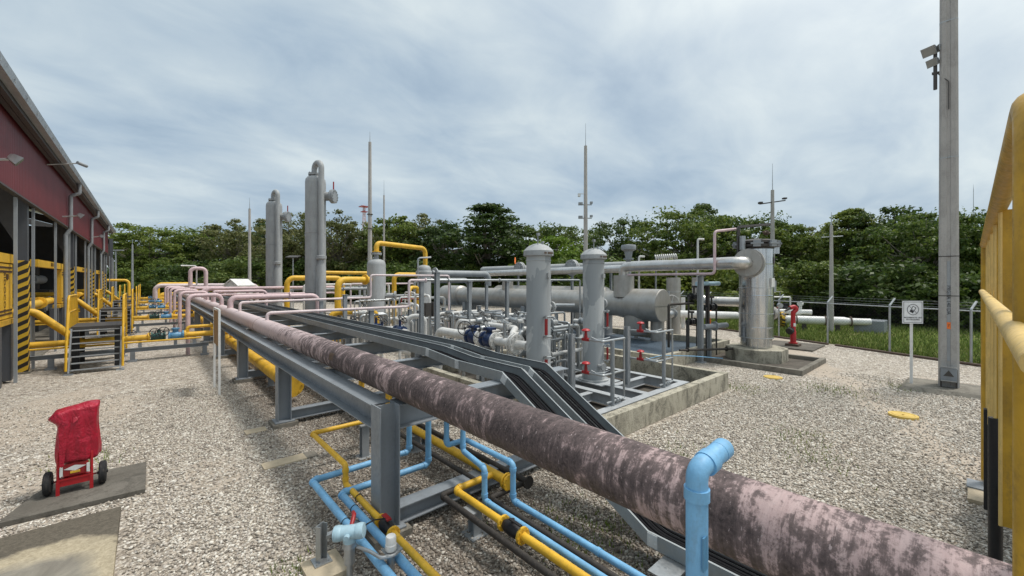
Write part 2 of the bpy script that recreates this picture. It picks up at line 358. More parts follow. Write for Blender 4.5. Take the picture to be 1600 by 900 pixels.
def mk_patchy():
    M = Mat('patched_grey'); c = M.co()
    oi = M.n('ShaderNodeObjectInfo'); va = M.n('ShaderNodeVectorMath', operation='ADD'); M.l(M.co((1.9, 1.9, 1.0), loc=(4, 2, 1)), va.inputs[0]); M.l(oi.outputs['Location'], va.inputs[1]); n = M.noise(va.outputs[0], 1.1, 4, .55, .4); f = M.noise(c, 25, 4, .6); st = M.noise(M.co((5, 5, .5)), 1.2, 6, .65)
    col = M.mix(M.ramp(n, [(.52, 0), (.53, 1)]), (.315, .335, .345), (.44, .455, .455))
    col = M.mix(M.math('MULTIPLY', M.ramp(st, [(.52, 0), (.72, 1)]), .25), col, (.16, .14, .11))
    M.set(col, .62, 0, .3); return M.bump(f, .06, .01).m
MATS['patched_grey'] = mk_patchy()

# ------------------------------------------------------------------ mesh builder
def fillet(pts, rad, seg=6):
    pts = [Vector(p) for p in pts]; out = [pts[0]]
    for i in range(1, len(pts) - 1):
        a, b, c = pts[i - 1], pts[i], pts[i + 1]
        d1 = (a - b); d2 = (c - b); l1, l2 = d1.length, d2.length
        d1.normalize(); d2.normalize(); ang = d1.angle(d2)
        if ang > R(178): out.append(b); continue
        t = min(rad / math.tan(ang / 2), l1 * .48, l2 * .48); r = t * math.tan(ang / 2)
        p1, p2 = b + d1 * t, b + d2 * t
        cen = b + (d1 + d2).normalized() * (r / math.sin(ang / 2))
        v1, v2 = p1 - cen, p2 - cen; tot = v1.angle(v2); ax = v1.cross(v2)
        if ax.length < 1e-9: out.append(b); continue
        ax.normalize()
        for k in range(seg + 1): out.append(cen + Matrix.Rotation(tot * k / seg, 3, ax) @ v1)
    out.append(pts[-1]); return out
def frame(ax, up=None):
    ax = Vector(ax).normalized(); up = Vector(up) if up is not None else (Vector((0, 0, 1)) if abs(ax.z) < .9 else Vector((0, 1, 0)))
    u = up.cross(ax).normalized(); v = ax.cross(u).normalized(); return u, v, ax
class MB:
    def __init__(s): s.v = []; s.f = []
    def add(s, vs, fs):
        o = len(s.v); s.v += [tuple(x) for x in vs]; s.f += [tuple(i + o for i in q) for q in fs]; return s
    def box(s, x0, y0, z0, x1, y1, z1):
        return s.add([(x0, y0, z0), (x1, y0, z0), (x1, y1, z0), (x0, y1, z0), (x0, y0, z1), (x1, y0, z1), (x1, y1, z1), (x0, y1, z1)],
                     [(0, 3, 2, 1), (4, 5, 6, 7), (0, 1, 5, 4), (1, 2, 6, 5), (2, 3, 7, 6), (3, 0, 4, 7)])
    def cbox(s, c, d): return s.box(*(c[i] - d[i] / 2 for i in range(3)), *(c[i] + d[i] / 2 for i in range(3)))
    def obox(s, c, hx, hy, hz):
        c, hx, hy, hz = map(Vector, (c, hx, hy, hz)); vs = [c + hx * a + hy * b + hz * d for d in (-1, 1) for (a, b) in ((-1, -1), (1, -1), (1, 1), (-1, 1))]
        return s.add(vs, [(0, 3, 2, 1), (4, 5, 6, 7), (0, 1, 5, 4), (1, 2, 6, 5), (2, 3, 7, 6), (3, 0, 4, 7)])
    def rings(s, rs, closed=True, caps=True):
        n = len(rs[0]); vs = [p for r in rs for p in r]; fs = []
        for i in range(len(rs) - 1):
            for k in range(n if closed else n - 1):
                a = i * n + k; b = i * n + (k + 1) % n; fs.append((a, b, b + n, a + n))
        if caps: fs += [tuple(range(n))[::-1], tuple(range((len(rs) - 1) * n, len(rs) * n))]
        return s.add(vs, fs)
    def tube(s, pts, r, bend=None, n=12, seg=6, caps=True):
        pts = fillet(pts, r * 2.2 if bend is None else bend, seg) if len(pts) > 2 else [Vector(p) for p in pts]
        rs = []; u = None
        for i, p in enumerate(pts):
            a = pts[max(0, i - 1)]; b = pts[min(len(pts) - 1, i + 1)]; t = (b - a).normalized()
            if u is None: u, v, _ = frame(t)
            else:
                u = (u - t * u.dot(t)).normalized(); v = t.cross(u)
            rr = r(i / (len(pts) - 1)) if callable(r) else r
            rs.append([p + (u * math.cos(2 * math.pi * k / n) + v * math.sin(2 * math.pi * k / n)) * rr for k in range(n)])
        return s.rings(rs, True, caps)
    def cyl(s, p0, p1, r, r2=None, n=16):
        p0, p1 = Vector(p0), Vector(p1); u, v, a = frame(p1 - p0); r2 = r if r2 is None else r2
        return s.rings([[p + (u * math.cos(2 * math.pi * k / n) + v * math.sin(2 * math.pi * k / n)) * q for k in range(n)] for p, q in ((p0, r), (p1, r2))])
    def lathe(s, c, prof, axis=(0, 0, 1), n=24):
        c = Vector(c); u, v, a = frame(axis); ph = math.pi / n
        return s.rings([[c + a * t + (u * math.cos(2 * math.pi * k / n + ph) + v * math.sin(2 * math.pi * k / n + ph)) * max(r, 1e-4) for k in range(n)] for r, t in prof])
    def torus(s, c, axis, RR, r, n=24, m=8):
        c = Vector(c); u, v, a = frame(axis); vs = []; fs = []
        for i in range(n):
            d = u * math.cos(2 * math.pi * i / n) + v * math.sin(2 * math.pi * i / n)
            for j in range(m):
                q = 2 * math.pi * j / m; vs.append(c + d * (RR + r * math.cos(q)) + a * (r * math.sin(q)))
        for i in range(n):
            for j in range(m):
                fs.append((i * m + j, ((i + 1) % n) * m + j, ((i + 1) % n) * m + (j + 1) % m, i * m + (j + 1) % m))
        return s.add(vs, fs)
    def extrude(s, poly, p0, p1, up=(0, 0, 1)):
        p0, p1 = Vector(p0), Vector(p1); u, v, a = frame(p1 - p0, up)
        return s.rings([[p + u * x + v * y for x, y in poly] for p in (p0, p1)])
    def ibeam(s, p0, p1, h=.2, w=.2, tf=.014, tw=.01, up=(0, 0, 1)):
        a, b, c = w / 2, h / 2, tw / 2; d = b - tf
        return s.extrude([(-a, -b), (a, -b), (a, -d), (c, -d), (c, d), (a, d), (a, b), (-a, b), (-a, d), (-c, d), (-c, -d), (-a, -d)], p0, p1, up)
    def bolts(s, c, axis, RR, n, r, h):
        u, v, a = frame(axis); c = Vector(c)
        for k in range(n):
            q = c + (u * math.cos(2 * math.pi * k / n) + v * math.sin(2 * math.pi * k / n)) * RR; s.cyl(q - a * h / 2, q + a * h / 2, r, n=6)
        return s
    def flange(s, c, axis, RR, t=.04, n=20, bolts=8):
        a = Vector(axis).normalized(); c = Vector(c); s.cyl(c - a * t / 2, c + a * t / 2, RR, n=n)
        if bolts: s.bolts(c, axis, RR * .83, bolts, RR * .085, t * 1.9)
        return s
    def wheel(s, c, axis, RR, r=None, spokes=4):
        r = r or RR * .09; s.torus(c, axis, RR, r, 20, 6); u, v, a = frame(axis); c = Vector(c)
        for k in range(spokes):
            q = math.pi * k / spokes * 2; s.cyl(c, c + (u * math.cos(q) + v * math.sin(q)) * RR, r * .7, n=6)
        s.cyl(c - a * r * 1.5, c + a * r * 1.5, RR * .2, n=10); return s

ORG = {}
def mesh_obj(mb, name, mat, org, sharp=38, bevel=0.0):
    me = bpy.data.meshes.new(name); o3 = Vector(org)
    me.from_pydata([tuple(Vector(p) - o3) for p in mb.v], [], mb.f)
    bm = bmesh.new(); bm.from_mesh(me); bmesh.ops.recalc_face_normals(bm, faces=bm.faces); bm.to_mesh(me); bm.free()
    me.polygons.foreach_set('use_smooth', [True] * len(me.polygons)); me.set_sharp_from_angle(angle=R(sharp))
    me.materials.append(MATS[mat]); ob = bpy.data.objects.new(name, me); COL.objects.link(ob)
    if bevel:
        b = ob.modifiers.new('bevel', 'BEVEL'); b.width = bevel; b.segments = 2; b.limit_method = 'ANGLE'; b.angle_limit = R(50); b.harden_normals = True
    return ob
def tag(o, label, cat, group=None, kind='thing'):
    o['label'] = label; o['category'] = cat; o['kind'] = kind
    if group: o['group'] = group
    return o
def thing(name, label, cat, loc=(0, 0, 0), group=None):
    o = bpy.data.objects.new(name, None); o.empty_display_size = .2; COL.objects.link(o); o.location = loc
    ORG[o.name] = Vector(loc); return tag(o, label, cat, group)
def part(mb, name, mat, parent, label=None, bevel=0.0, sharp=38):
    org = ORG[parent.name]; o = mesh_obj(mb, name, mat, org, sharp, bevel); o.parent = parent; ORG[o.name] = org
    if label: o['label'] = label
    return o
def single(mb, name, mat, label, cat, group=None, org=None, bevel=0.0, sharp=38):
    a = np.array(mb.v); lo, hi = a.min(0), a.max(0)
    if org is None: org = ((lo[0] + hi[0]) / 2, (lo[1] + hi[1]) / 2, lo[2])
    o = mesh_obj(mb, name, mat, org, sharp, bevel); o.location = org; ORG[o.name] = Vector(org); return tag(o, label, cat, group)
def struct(mb, name, mat):
    o = mesh_obj(mb, name, mat, (0, 0, 0)); o['kind'] = 'structure'; return o
def dup(root, off, label=None, group=None, rotz=0.0, scale=None):
    def cp(o, par):
        c = o.copy(); COL.objects.link(c)
        if par is not None: c.parent = par
        for ch in o.children: cp(ch, c)
        return c
    r = cp(root, None); r.location = root.location + Vector(off); r.rotation_euler.z += rotz
    if scale is not None: r.scale = scale
    if label: r['label'] = label
    if group: r['group'] = group
    return r
def text(s, size, loc, xd, yd, mat, parent, name='lettering', ext=.0015):
    cu = bpy.data.curves.new(name, 'FONT'); cu.body = s; cu.size = size; cu.align_x = 'CENTER'; cu.align_y = 'CENTER'; cu.extrude = ext; cu.resolution_u = 3
    t = bpy.data.objects.new('tmp', cu); COL.objects.link(t); dg = bpy.context.evaluated_depsgraph_get()
    me = bpy.data.meshes.new_from_object(t.evaluated_get(dg)); bpy.data.objects.remove(t); bpy.data.curves.remove(cu)
    xd, yd = Vector(xd).normalized(), Vector(yd).normalized(); zd = xd.cross(yd); org = ORG[parent.name]
    M = Matrix(((xd.x, yd.x, zd.x, 0), (xd.y, yd.y, zd.y, 0), (xd.z, yd.z, zd.z, 0), (0, 0, 0, 1))); M.translation = Vector(loc) - org
    me.transform(M); me.materials.clear(); me.materials.append(MATS[mat]); o = bpy.data.objects.new(name, me); COL.objects.link(o); o.parent = parent; ORG[o.name] = org
    return o
def piperun(name, label, cat, pts, r, mat, flanges=(), bend=None, group=None, supports=(), smat='grey_paint', n=12, collars=(), fmat=None):
    """a pipe of one material; flanges: (point, axis); supports: (x, y, z of pipe underside, z of foot); collars: (point, axis) elbow sockets"""
    t = thing(name, label, cat, pts[0] if min(p[2] for p in pts) > pts[0][2] - .01 else (pts[0][0], pts[0][1], min(p[2] for p in pts) - r), group)
    m = MB().tube(pts, r, bend, n)
    for c, a in collars:
        a = Vector(a).normalized(); c = Vector(c); m.cyl(c - a * r * .55, c + a * r * .55, r * 1.17, n=n + 4)
    part(m, 'pipe', mat, t)
    for c, a in flanges: part(MB().flange(c, a, r * (2.0 if r < .06 else 1.75), max(.025, r * .35)), 'flange', fmat or mat, t)
    for (x, y, z, z0) in supports:
        q = MB().ibeam((x, y, z0), (x, y, z - .02), .12, .12, .01, .008, up=(0, 1, 0)).cbox((x, y, z0 + .008), (.24, .24, .016)).cbox((x, y, z - .01), (.2, .2, .02))
        part(q, 'support_stand', smat, t)
    return t
# ------------------------------------------------------------------ ground and setting
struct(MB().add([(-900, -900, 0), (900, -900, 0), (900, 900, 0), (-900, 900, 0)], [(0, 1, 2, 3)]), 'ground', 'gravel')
FD = Vector((.44, -1, 0)).normalized()
def fpt(t, off=0.0):   # along the fence line, t metres from its post beside the sign; off = metres beyond it
    b = Vector((22.6, 2.23, 0)) + Vector((-.44, 1, 0)).normalized() * 0
    d = Vector((.42, 1, 0)).normalized(); nn = Vector((1, -.42, 0)).normalized()
    return b + d * t + nn * off
g0, g1, g2, g3 = fpt(-40, .25), fpt(130, .25), fpt(130, 400), fpt(-40, 400)
gm = MB().add([(p.x, p.y, .004) for p in (g0, g1, g2, g3)], [(0, 3, 2, 1)])
gm.add([(-400, 84, .004), (g1.x - 1, 84, .004), (g1.x - 1, 500, .004), (-400, 500, .004)], [(0, 1, 2, 3)])
struct(gm, 'grass_field', 'grass_ground')
struct(MB().box(-30, 12, 0, -3.1, 66, .05), 'shed_floor', 'old_concrete')

# loose stones near the camera (nobody could count them)
rng = np.random.default_rng(5)
ico = bmesh.new(); bmesh.ops.create_icosphere(ico, subdivisions=1, radius=1); IV = np.array([v.co[:] for v in ico.verts]); IF = np.array([[v.index for v in f.verts] for f in ico.faces]); ico.free()
LOWERED = ((15.1, 18.4, 3.4, 7.1),)
def inrect(x, y, r): return (x > r[0]) & (x < r[1]) & (y > r[2]) & (y < r[3])
NS = 125000
xy = np.stack([rng.uniform(-4, 17, NS * 6), rng.uniform(-1, 15, NS * 6)], 1)
s_, c_ = math.sin(YAW), math.cos(YAW)
dep = xy[:, 0] * s_ + xy[:, 1] * c_; lat = xy[:, 0] * c_ - xy[:, 1] * s_
keep = (dep > 3.2) & (dep < 14) & (np.abs(lat) < dep * 1.3) & (rng.random(len(xy)) < np.clip((14 - dep) / 8.5, 0, 1))
for r in ((-1.25, .02, 7.72, 8.9), (-3.5, -.2, 4, 7.35), (6.0, 12, 4.3, 15), (12.5, 18.2, 6.6, 15), (15.1, 18.4, 3.4, 7.1), (-4, -3, 12, 15)): keep &= ~inrect(xy[:, 0], xy[:, 1], r)
keep &= ~((xy[:, 0] < .2) & (rng.random(len(xy)) < .55))
wob = 1.5 * (np.sin(xy[:, 0] * 2.1 + 1.7 * np.sin(xy[:, 1] * 1.3)) + np.sin(xy[:, 1] * 2.7 + xy[:, 0])) * .28
def thin(bx, by, rx, ry): return np.sqrt(((xy[:, 0] - bx) / rx) ** 2 + ((xy[:, 1] - by) / ry) ** 2) + wob * .3
worn = np.abs(xy[:, 1] - .48 * (xy[:, 0] - 10) + wob) < .75
for q in ((-1.6, 13.6, 1.7, 3.2), (.75, 7.7, .55, .9), (-1.4, 9.6, 1.0, 1.3)): worn |= thin(*q) < .95
keep &= ~(worn & (rng.random(len(xy)) < .6))
xy = xy[keep][:NS]; n = len(xy)
sh = IV[None] * (1 + rng.uniform(-.22, .22, (n, 12, 1))) * (rng.uniform(.6, 1.25, (n, 1, 3)) * np.array([1, 1, .68]))
an = rng.uniform(0, 6.28, n); ca, sa = np.cos(an)[:, None], np.sin(an)[:, None]
tl = rng.uniform(-.5, .5, n)[:, None]
x_ = sh[:, :, 0] * ca - sh[:, :, 1] * sa; y_ = sh[:, :, 0] * sa + sh[:, :, 1] * ca; z_ = sh[:, :, 2] + tl * x_
rad = (rng.uniform(.010, .0195, n) * np.where(rng.random(n) < .12, 1.45, 1))[:, None]
V = np.stack([x_ * rad + xy[:, :1], y_ * rad + xy[:, 1:], z_ * rad + rng.uniform(.002, .012, n)[:, None]], 2).reshape(-1, 3)
Fc = (IF[None] + (np.arange(n) * 12)[:, None, None]).reshape(-1, 3)
def npmesh(name, V, F, mat, k):
    me = bpy.data.meshes.new(name); me.vertices.add(len(V)); me.vertices.foreach_set('co', V.astype(np.float32).ravel())
    me.loops.add(F.size); me.loops.foreach_set('vertex_index', F.astype(np.int32).ravel()); me.polygons.add(len(F))
    me.polygons.foreach_set('loop_start', np.arange(0, F.size, k, dtype=np.int32)); me.update(calc_edges=True); me.materials.append(MATS[mat]); return me
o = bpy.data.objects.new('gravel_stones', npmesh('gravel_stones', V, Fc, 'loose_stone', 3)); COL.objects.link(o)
tag(o, 'loose pale crushed stones covering the yard ground', 'gravel', kind='stuff')

# grass blades beyond the fence
def blades(pts, h, wd, rng):
    n = len(pts); an = rng.uniform(0, 6.28, n); hh = h * rng.uniform(.5, 1.2, n); ww = wd * rng.uniform(.7, 1.3, n)
    dx, dy = np.cos(an) * ww, np.sin(an) * ww; lx, ly = rng.normal(0, .35, n) * hh, rng.normal(0, .35, n) * hh
    a = np.stack([pts[:, 0] - dx, pts[:, 1] - dy, np.zeros(n)], 1); b = np.stack([pts[:, 0] + dx, pts[:, 1] + dy, np.zeros(n)], 1)
    c = np.stack([pts[:, 0] + lx, pts[:, 1] + ly, hh], 1)
    return np.stack([a, b, c], 1).reshape(-1, 3), np.arange(n * 3).reshape(-1, 3)
t_ = rng.uniform(-14, 30, 60000); f_ = .3 + rng.random(60000) ** 1.5 * 16
d_ = np.array(Vector((.42, 1, 0)).normalized())[:2]; n_ = np.array(Vector((1, -.42, 0)).normalized())[:2]
gp = np.array([22.6, 2.23]) + t_[:, None] * d_ + f_[:, None] * n_
V, Fc = blades(gp, .22, .022, rng)
o = bpy.data.objects.new('grass', npmesh('grass', V, Fc, 'grass_blade', 3)); COL.objects.link(o); tag(o, 'rough green grass growing beyond the chain link fence', 'grass', kind='stuff')
wp = []
for cx_, cy_, k_, sp_ in ((-.85, 9.6, 60, .25), (3.9, 3.05, 160, .35), (9.2, 2.2, 60, .3), (8.4, 1.7, 50, .3), (13.9, 2.6, 90, .4), (15.7, 1.2, 60, .25), (3.5, 1.35, 90, .25), (1.1, 4.6, 40, .12), (6.9, 3.4, 40, .4), (12.2, 4.2, 60, .3)):
    wp.append(rng.normal(0, sp_, (k_ * 3, 2)) + (cx_, cy_))
V, Fc = blades(np.concatenate(wp), .075, .008, rng)
o = bpy.data.objects.new('weeds', npmesh('weeds', V, Fc, 'grass_blade', 3)); COL.objects.link(o); tag(o, 'thin green weeds sprouting through the gravel', 'weeds', kind='stuff')

# ------------------------------------------------------------------ pipe rack
LX, RX, ZT = 2.1, 5.15, 1.52
FY = [4.6 + 4.85 * k for k in range(12)]
t = thing('pipe_rack', 'long grey steel pipe rack carrying the pink header pipe and cable trays', 'pipe rack', (LX, FY[0], 0))
for i, y in enumerate(FY):
    part(MB().ibeam((LX, y, .1), (LX, y, ZT + (.012 if i == 0 else -.285)), .25, .25, .016, .012, up=(1, 0, 0)).cbox((LX, y, .105), (.36, .36, .02)), 'post', 'steel_grey', t, bevel=.003 if i < 3 else 0)
    part(MB().cbox((LX, y, .045), (.46, .46, .09)), 'footing', 'old_concrete', t)
    part(MB().ibeam((RX, y, .1), (RX, y, ZT - .285), .22, .22, .016, .012, up=(1, 0, 0)).cbox((RX, y, .105), (.34, .34, .02)), 'post', 'steel_grey', t)
    part(MB().cbox((RX, y, .045), (.44, .44, .09)), 'footing', 'old_concrete', t)
    part(MB().ibeam((LX + .13, y, ZT - .142), (RX + .12, y, ZT - .142), .28, .22, .016, .012), 'cross_beam', 'steel_grey', t)
    part(MB().ibeam((LX + .13, y, .2), (RX - .115, y, .2), .2, .2, .014, .01), 'tie_beam', 'steel_grey', t)
for i in range(11):
    a, b = FY[i] + (.13 if i == 0 else .004), FY[i + 1] - .004
    part(MB().ibeam((LX, a, ZT - .142), (LX, b, ZT - .142), .28, .25, .016, .012), 'side_beam', 'steel_grey', t, bevel=.003 if i < 2 else 0)
for y in (7.0, 11.9, 16.7, 21.6):
    part(MB().ibeam((LX + .13, y, ZT - .102), (RX + .12, y, ZT - .102), .2, .16, .014, .01), 'cross_beam', 'steel_grey', t)

HR, HX, HZ = .205, 2.36, 1.735
t = thing('header_pipe', 'large pink header pipe streaked with black grime along the rack', 'pipe', (HX, -6, HZ))
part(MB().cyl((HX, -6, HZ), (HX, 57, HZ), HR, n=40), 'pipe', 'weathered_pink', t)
for y in FY + [-.3]:
    part(MB().cbox((HX, y, ZT + .006), (.26, .3, .012)) if y > 0 else MB().ibeam((HX, y, 0), (HX, y, ZT), .2, .2, up=(0, 1, 0)).cbox((HX, y, ZT + .006), (.26, .3, .012)), 'pipe_shoe', 'steel_grey', t)
lab = MB()
cs = [(HX + (HR + .002) * math.cos(R(a)), HZ + (HR + .002) * math.sin(R(a))) for a in range(148, 184, 4)]
lab.rings([[(x, y, z) for x, z in cs] for y in (6.62, 6.8)], closed=False, caps=False); part(lab, 'pipe_label', 'label_brown', t)
for y in (13.1, 1.9): part(MB().torus((HX, y, HZ), (0, 1, 0), HR - .001, .006, 40, 6), 'weld_band', 'weathered_pink' if y < 5 else 'label_brown', t)

# cable trays
path = [(57, 1.60), (6.65, 1.60), (5.7, 1.525), (4.5, 1.525), (2.2, .285), (-4, .285)]      # y, underside z
for x0, x1, lb in ((3.81, 4.21, 'left cable tray full of black cables, next to the pink header pipe'), (4.35, 4.75, 'right cable tray full of black cables, farther from the pink header pipe')):
    t = thing('cable_tray', lb, 'cable tray', ((x0 + x1) / 2, 4.5, .29), 'galvanised cable trays on the rack')
    def offs(d):   # path shifted up along its own normal
        return [(y, z + d) for y, z in path]
    for xs in (x0, x1):
        sgn = 1 if xs == x0 else -1
        prof = [(0, 0), (sgn * .03, 0), (sgn * .03, .006), (sgn * .004, .006), (sgn * .004, .144), (sgn * .022, .144), (sgn * .022, .15), (0, .15)]
        part(MB().rings([[(xs + px_, y, z + pz_) for px_, pz_ in prof] for y, z in path]), 'side_rail', 'tray_steel', t)
    fl = MB().rings([[(x0 + .032, y, z + .008), (x1 - .032, y, z + .008), (x1 - .032, y, z + .014), (x0 + .032, y, z + .014)] for y, z in path])
    part(fl, 'tray_floor', 'tray_steel', t)
    rr = random.Random(int(x0 * 10))
    for k in range(7):
        xx = x0 + .06 + k * .046; zz = .034 + rr.uniform(-.004, .012)
        cp = [(xx + rr.uniform(-.008, .008), y, z + zz) for y, z in path[1:]]
        part(MB().tube([(xx, 40, path[0][1] + zz)] + cp, rr.choice((.013, .017, .019)), .5, 8), 'cable', 'black_cable', t)
    for xs in (x0, x1):
        for i, (y, z) in enumerate(path[1:5]):
            ya, za = path[1:][i]; nx = path[1:][i + 1]; dv = Vector((0, nx[0] - ya, nx[1] - za)).normalized()
            e = -.004 if xs == x0 else .004
            c = Vector((xs + e, ya, za + .078)); up = Vector((0, -dv.z, dv.y)); up = up if up.z > 0 else -up
            m = MB().obox(c + dv * .055, dv * .055, up * .066, Vector((.003, 0, 0)))
            for q in (.025, .085):
                for h in (-.02, .02): m.cyl(c + dv * q + up * h - Vector((.008, 0, 0)), c + dv * q + up * h + Vector((.008, 0, 0)), .007, n=6)
            part(m, 'splice_plate', 'plate_light', t)
part(MB().ibeam((3.5, 1.9, .14), (5.1, 1.9, .14), .28, .24, .014, .01), 'trestle', 'galvanised', t)

# ------------------------------------------------------------------ small-bore pipes in the foreground
Z3 = .35
piperun('gas_line', 'thin yellow gas pipe stepping down beside the front rack post', 'pipe', [(2.95, 6.85, .60), (1.92, 6.85, .60), (1.92, 5.40, .60), (1.92, 5.40, Z3), (1.92, -1, Z3)], .036, 'yellow',
        flanges=(((1.92, 4.32, Z3), (0, 1, 0)), ((1.92, 4.02, Z3), (0, 1, 0))), bend=.05, supports=((2.75, 6.85, .564, 0), (1.92, 1.5, .31, 0)), collars=(((1.92, 6.78, .6), (0, 1, 0)), ((1.99, 6.85, .6), (1, 0, 0)), ((1.92, 5.40, .53), (0, 0, 1)), ((1.92, 5.40, .42), (0, 0, 1))))
v = thing('ball_valve', 'small black ball valve with red lever on the thin yellow pipe', 'valve', (1.92, 4.17, Z3 - .06))
part(MB().lathe((1.92, 4.05, Z3), [(.045, 0), (.06, .03), (.07, .12), (.06, .2), (.045, .24)], (0, 1, 0), 16), 'body', 'black', v)
part(MB().cyl((1.92, 4.17, Z3 + .05), (1.92, 4.17, Z3 + .12), .018), 'stem', 'black', v)
part(MB().cbox((1.90, 4.14, Z3 + .125), (.05, .14, .016)), 'lever', 'red_dark', v)
b1 = [(3.02, 5.78, 1.3), (3.02, 5.78, Z3), (1.62, 5.78, Z3), (1.62, -1, Z3)]
b2 = [(3.02, 5.2, 1.3), (3.02, 5.2, Z3), (1.79, 5.2, Z3), (1.79, -1, Z3)]
cl = lambda y: (((1.62 if y > 5.5 else 1.79, y - .06, Z3), (0, 1, 0)), ((1.68 if y > 5.5 else 1.85, y, Z3), (1, 0, 0)), ((2.96, y, Z3), (1, 0, 0)), ((3.02, y, Z3 + .07), (0, 0, 1)))
piperun('utility_pipe', 'outer pale blue pipe bending round the front rack post, beside the transmitter', 'pipe', b1, .042, 'blue_pipe', bend=.06, collars=cl(5.78), group='blue utility pipes', supports=((1.62, 1.6, .31, 0),))
piperun('utility_pipe', 'pale blue pipe between the outer blue pipe and the thin yellow pipe', 'pipe', b2, .042, 'blue_pipe', bend=.06, collars=cl(5.2), group='blue utility pipes', supports=((1.79, 1.35, .31, 0),))
for x, y in ((1.62, 4.55), (1.79, 4.75), (1.92, 4.95)):
    single(MB().torus((x, y, Z3), (0, 1, 0), .045, .005, 20, 6), 'pipe_clamp', 'black', {1.62: 'thin black clamp ring around the outer pale blue pipe', 1.79: 'thin black clamp ring around the inner pale blue pipe', 1.92: 'thin black clamp ring around the thin yellow pipe'}[x], 'clamp', 'black clamp rings')
piperun('utility_pipe', 'blue pipe dropping from the pink header then running between yellow and black pipes', 'pipe',
        [(3.17, 4.55, 1.55), (3.17, 4.55, .70), (3.07, 3.95, .70), (3.07, 3.95, .31), (3.07, -1, .31)], .036, 'blue_pipe', bend=.05, group='blue utility pipes',
        collars=(((3.17, 4.55, .77), (0, 0, 1)), ((3.08, 4.0, .70), (.16, 1, 0)), ((3.07, 3.95, .63), (0, 0, 1)), ((3.07, 3.95, .38), (0, 0, 1)), ((3.07, 3.88, .31), (0, 1, 0))), supports=((3.07, 1.4, .27, 0),))
piperun('utility_pipe', 'rightmost blue pipe dropping below the pink header then running past the cable tray', 'pipe',
        [(3.02, 4.72, 1.55), (3.02, 4.72, .76), (3.33, 4.72, .76), (3.33, 3.72, .76), (3.33, 3.72, .31), (3.33, -1, .31)], .036, 'blue_pipe', bend=.05, group='blue utility pipes',
        collars=(((3.02, 4.72, .83), (0, 0, 1)), ((3.33, 3.79, .76), (0, 1, 0)), ((3.33, 3.72, .69), (0, 0, 1)), ((3.33, 3.72, .38), (0, 0, 1)), ((3.33, 3.65, .31), (0, 1, 0)), ((3.33, 2.45, .31), (0, 1, 0))), supports=((3.33, 1.4, .27, 0),))
piperun('gas_header', 'thick yellow pipe under the rack ending in a bolted blind flange', 'pipe', [(3.52, 26, .36), (3.52, 4.05, .36)], .062, 'yellow', flanges=(((3.52, 4.05, .36), (0, 1, 0)), ((3.52, 4.0, .36), (0, 1, 0))), supports=((3.52, 9.6, .29, 0), (3.52, 6.5, .29, 0)))
piperun('gas_branch', 'yellow branch pipe leaving the thick yellow pipe through a black valve', 'pipe', [(3.52, 4.32, .36), (2.89, 4.32, .36), (2.89, 3.40, .36)], .042, 'yellow', flanges=(((2.89, 3.38, .36), (0, 1, 0)),), bend=.06, supports=((2.89, 3.9, .31, 0),), collars=(((2.89, 4.25, .36), (0, 1, 0)), ((2.96, 4.32, .36), (1, 0, 0))))
v = thing('ball_valve', 'black ball valve between the flanges of the yellow branch pipe', 'valve', (2.89, 3.24, .29))
part(MB().lathe((2.89, 3.10, .36), [(.05, 0), (.066, .04), (.075, .13), (.066, .22), (.05, .26)], (0, 1, 0), 16), 'body', 'black', v)
part(MB().cyl((2.89, 3.23, .42), (2.89, 3.23, .47), .02), 'stem', 'black', v); part(MB().cbox((2.86, 3.16, .475), (.03, .18, .014)), 'lever', 'black', v)
piperun('gas_outlet', 'yellow pipe running on from the black valve towards the camera', 'pipe', [(2.89, 3.08, .36), (2.89, -1, .36)], .044, 'yellow', flanges=(((2.89, 3.08, .36), (0, 1, 0)),), supports=((2.89, 1.2, .31, 0),))
piperun('drain_pipe', 'nearest dark brown drain pipe left of the yellow branch pipe', 'pipe', [(3.30, 4.42, .30), (2.75, 4.42, .30), (2.75, -1, .30)], .036, 'black_pipe', bend=.06, group='dark drain pipes', collars=(((2.75, 4.35, .3), (0, 1, 0)),), supports=((2.75, 1.3, .26, 0),))
piperun('drain_pipe', 'dark brown drain pipe bending between the two right blue pipes', 'pipe', [(3.78, 4.02, .26), (3.21, 4.02, .26), (3.21, -1, .26)], .036, 'black_pipe', bend=.06, group='dark drain pipes', collars=(((3.21, 3.95, .26), (0, 1, 0)),), supports=((3.21, 1.3, .22, 0),))
piperun('drain_pipe', 'dark drain pipe with a bolted black end flange right of the thick yellow pipe', 'pipe', [(3.79, 24, .30), (3.79, 3.96, .30)], .042, 'black_pipe', flanges=(((3.79, 3.93, .30), (0, 1, 0)),), group='dark drain pipes', supports=((3.79, 6.6, .25, 0),))
piperun('drain_pipe', 'dark drain pipe running under the rack left of the thick yellow pipe', 'pipe', [(3.30, 22, .30), (3.30, 4.42, .30)], .034, 'black_pipe', group='dark drain pipes', supports=((3.30, 7.4, .26, 0),))
piperun('large_gas_header', 'largest yellow pipe low under the rack ending in a wide bolted flange', 'pipe', [(2.62, 55, .42), (2.62, 11.1, .42)], .16, 'yellow', flanges=(((2.62, 11.08, .42), (0, 1, 0)), ((2.62, 11.0, .42), (0, 1, 0))), supports=((2.62, 13.2, .25, 0), (2.62, 18.2, .25, 0)), n=24)
piperun('second_gas_header', 'yellow pipe with end flange beside the largest yellow pipe', 'pipe', [(3.0, 50, .66), (3.0, 11.9, .66)], .085, 'yellow', flanges=(((3.0, 11.9, .66), (0, 1, 0)),), supports=((3.0, 13.6, .57, 0), (3.0, 18.4, .57, 0)), n=16)
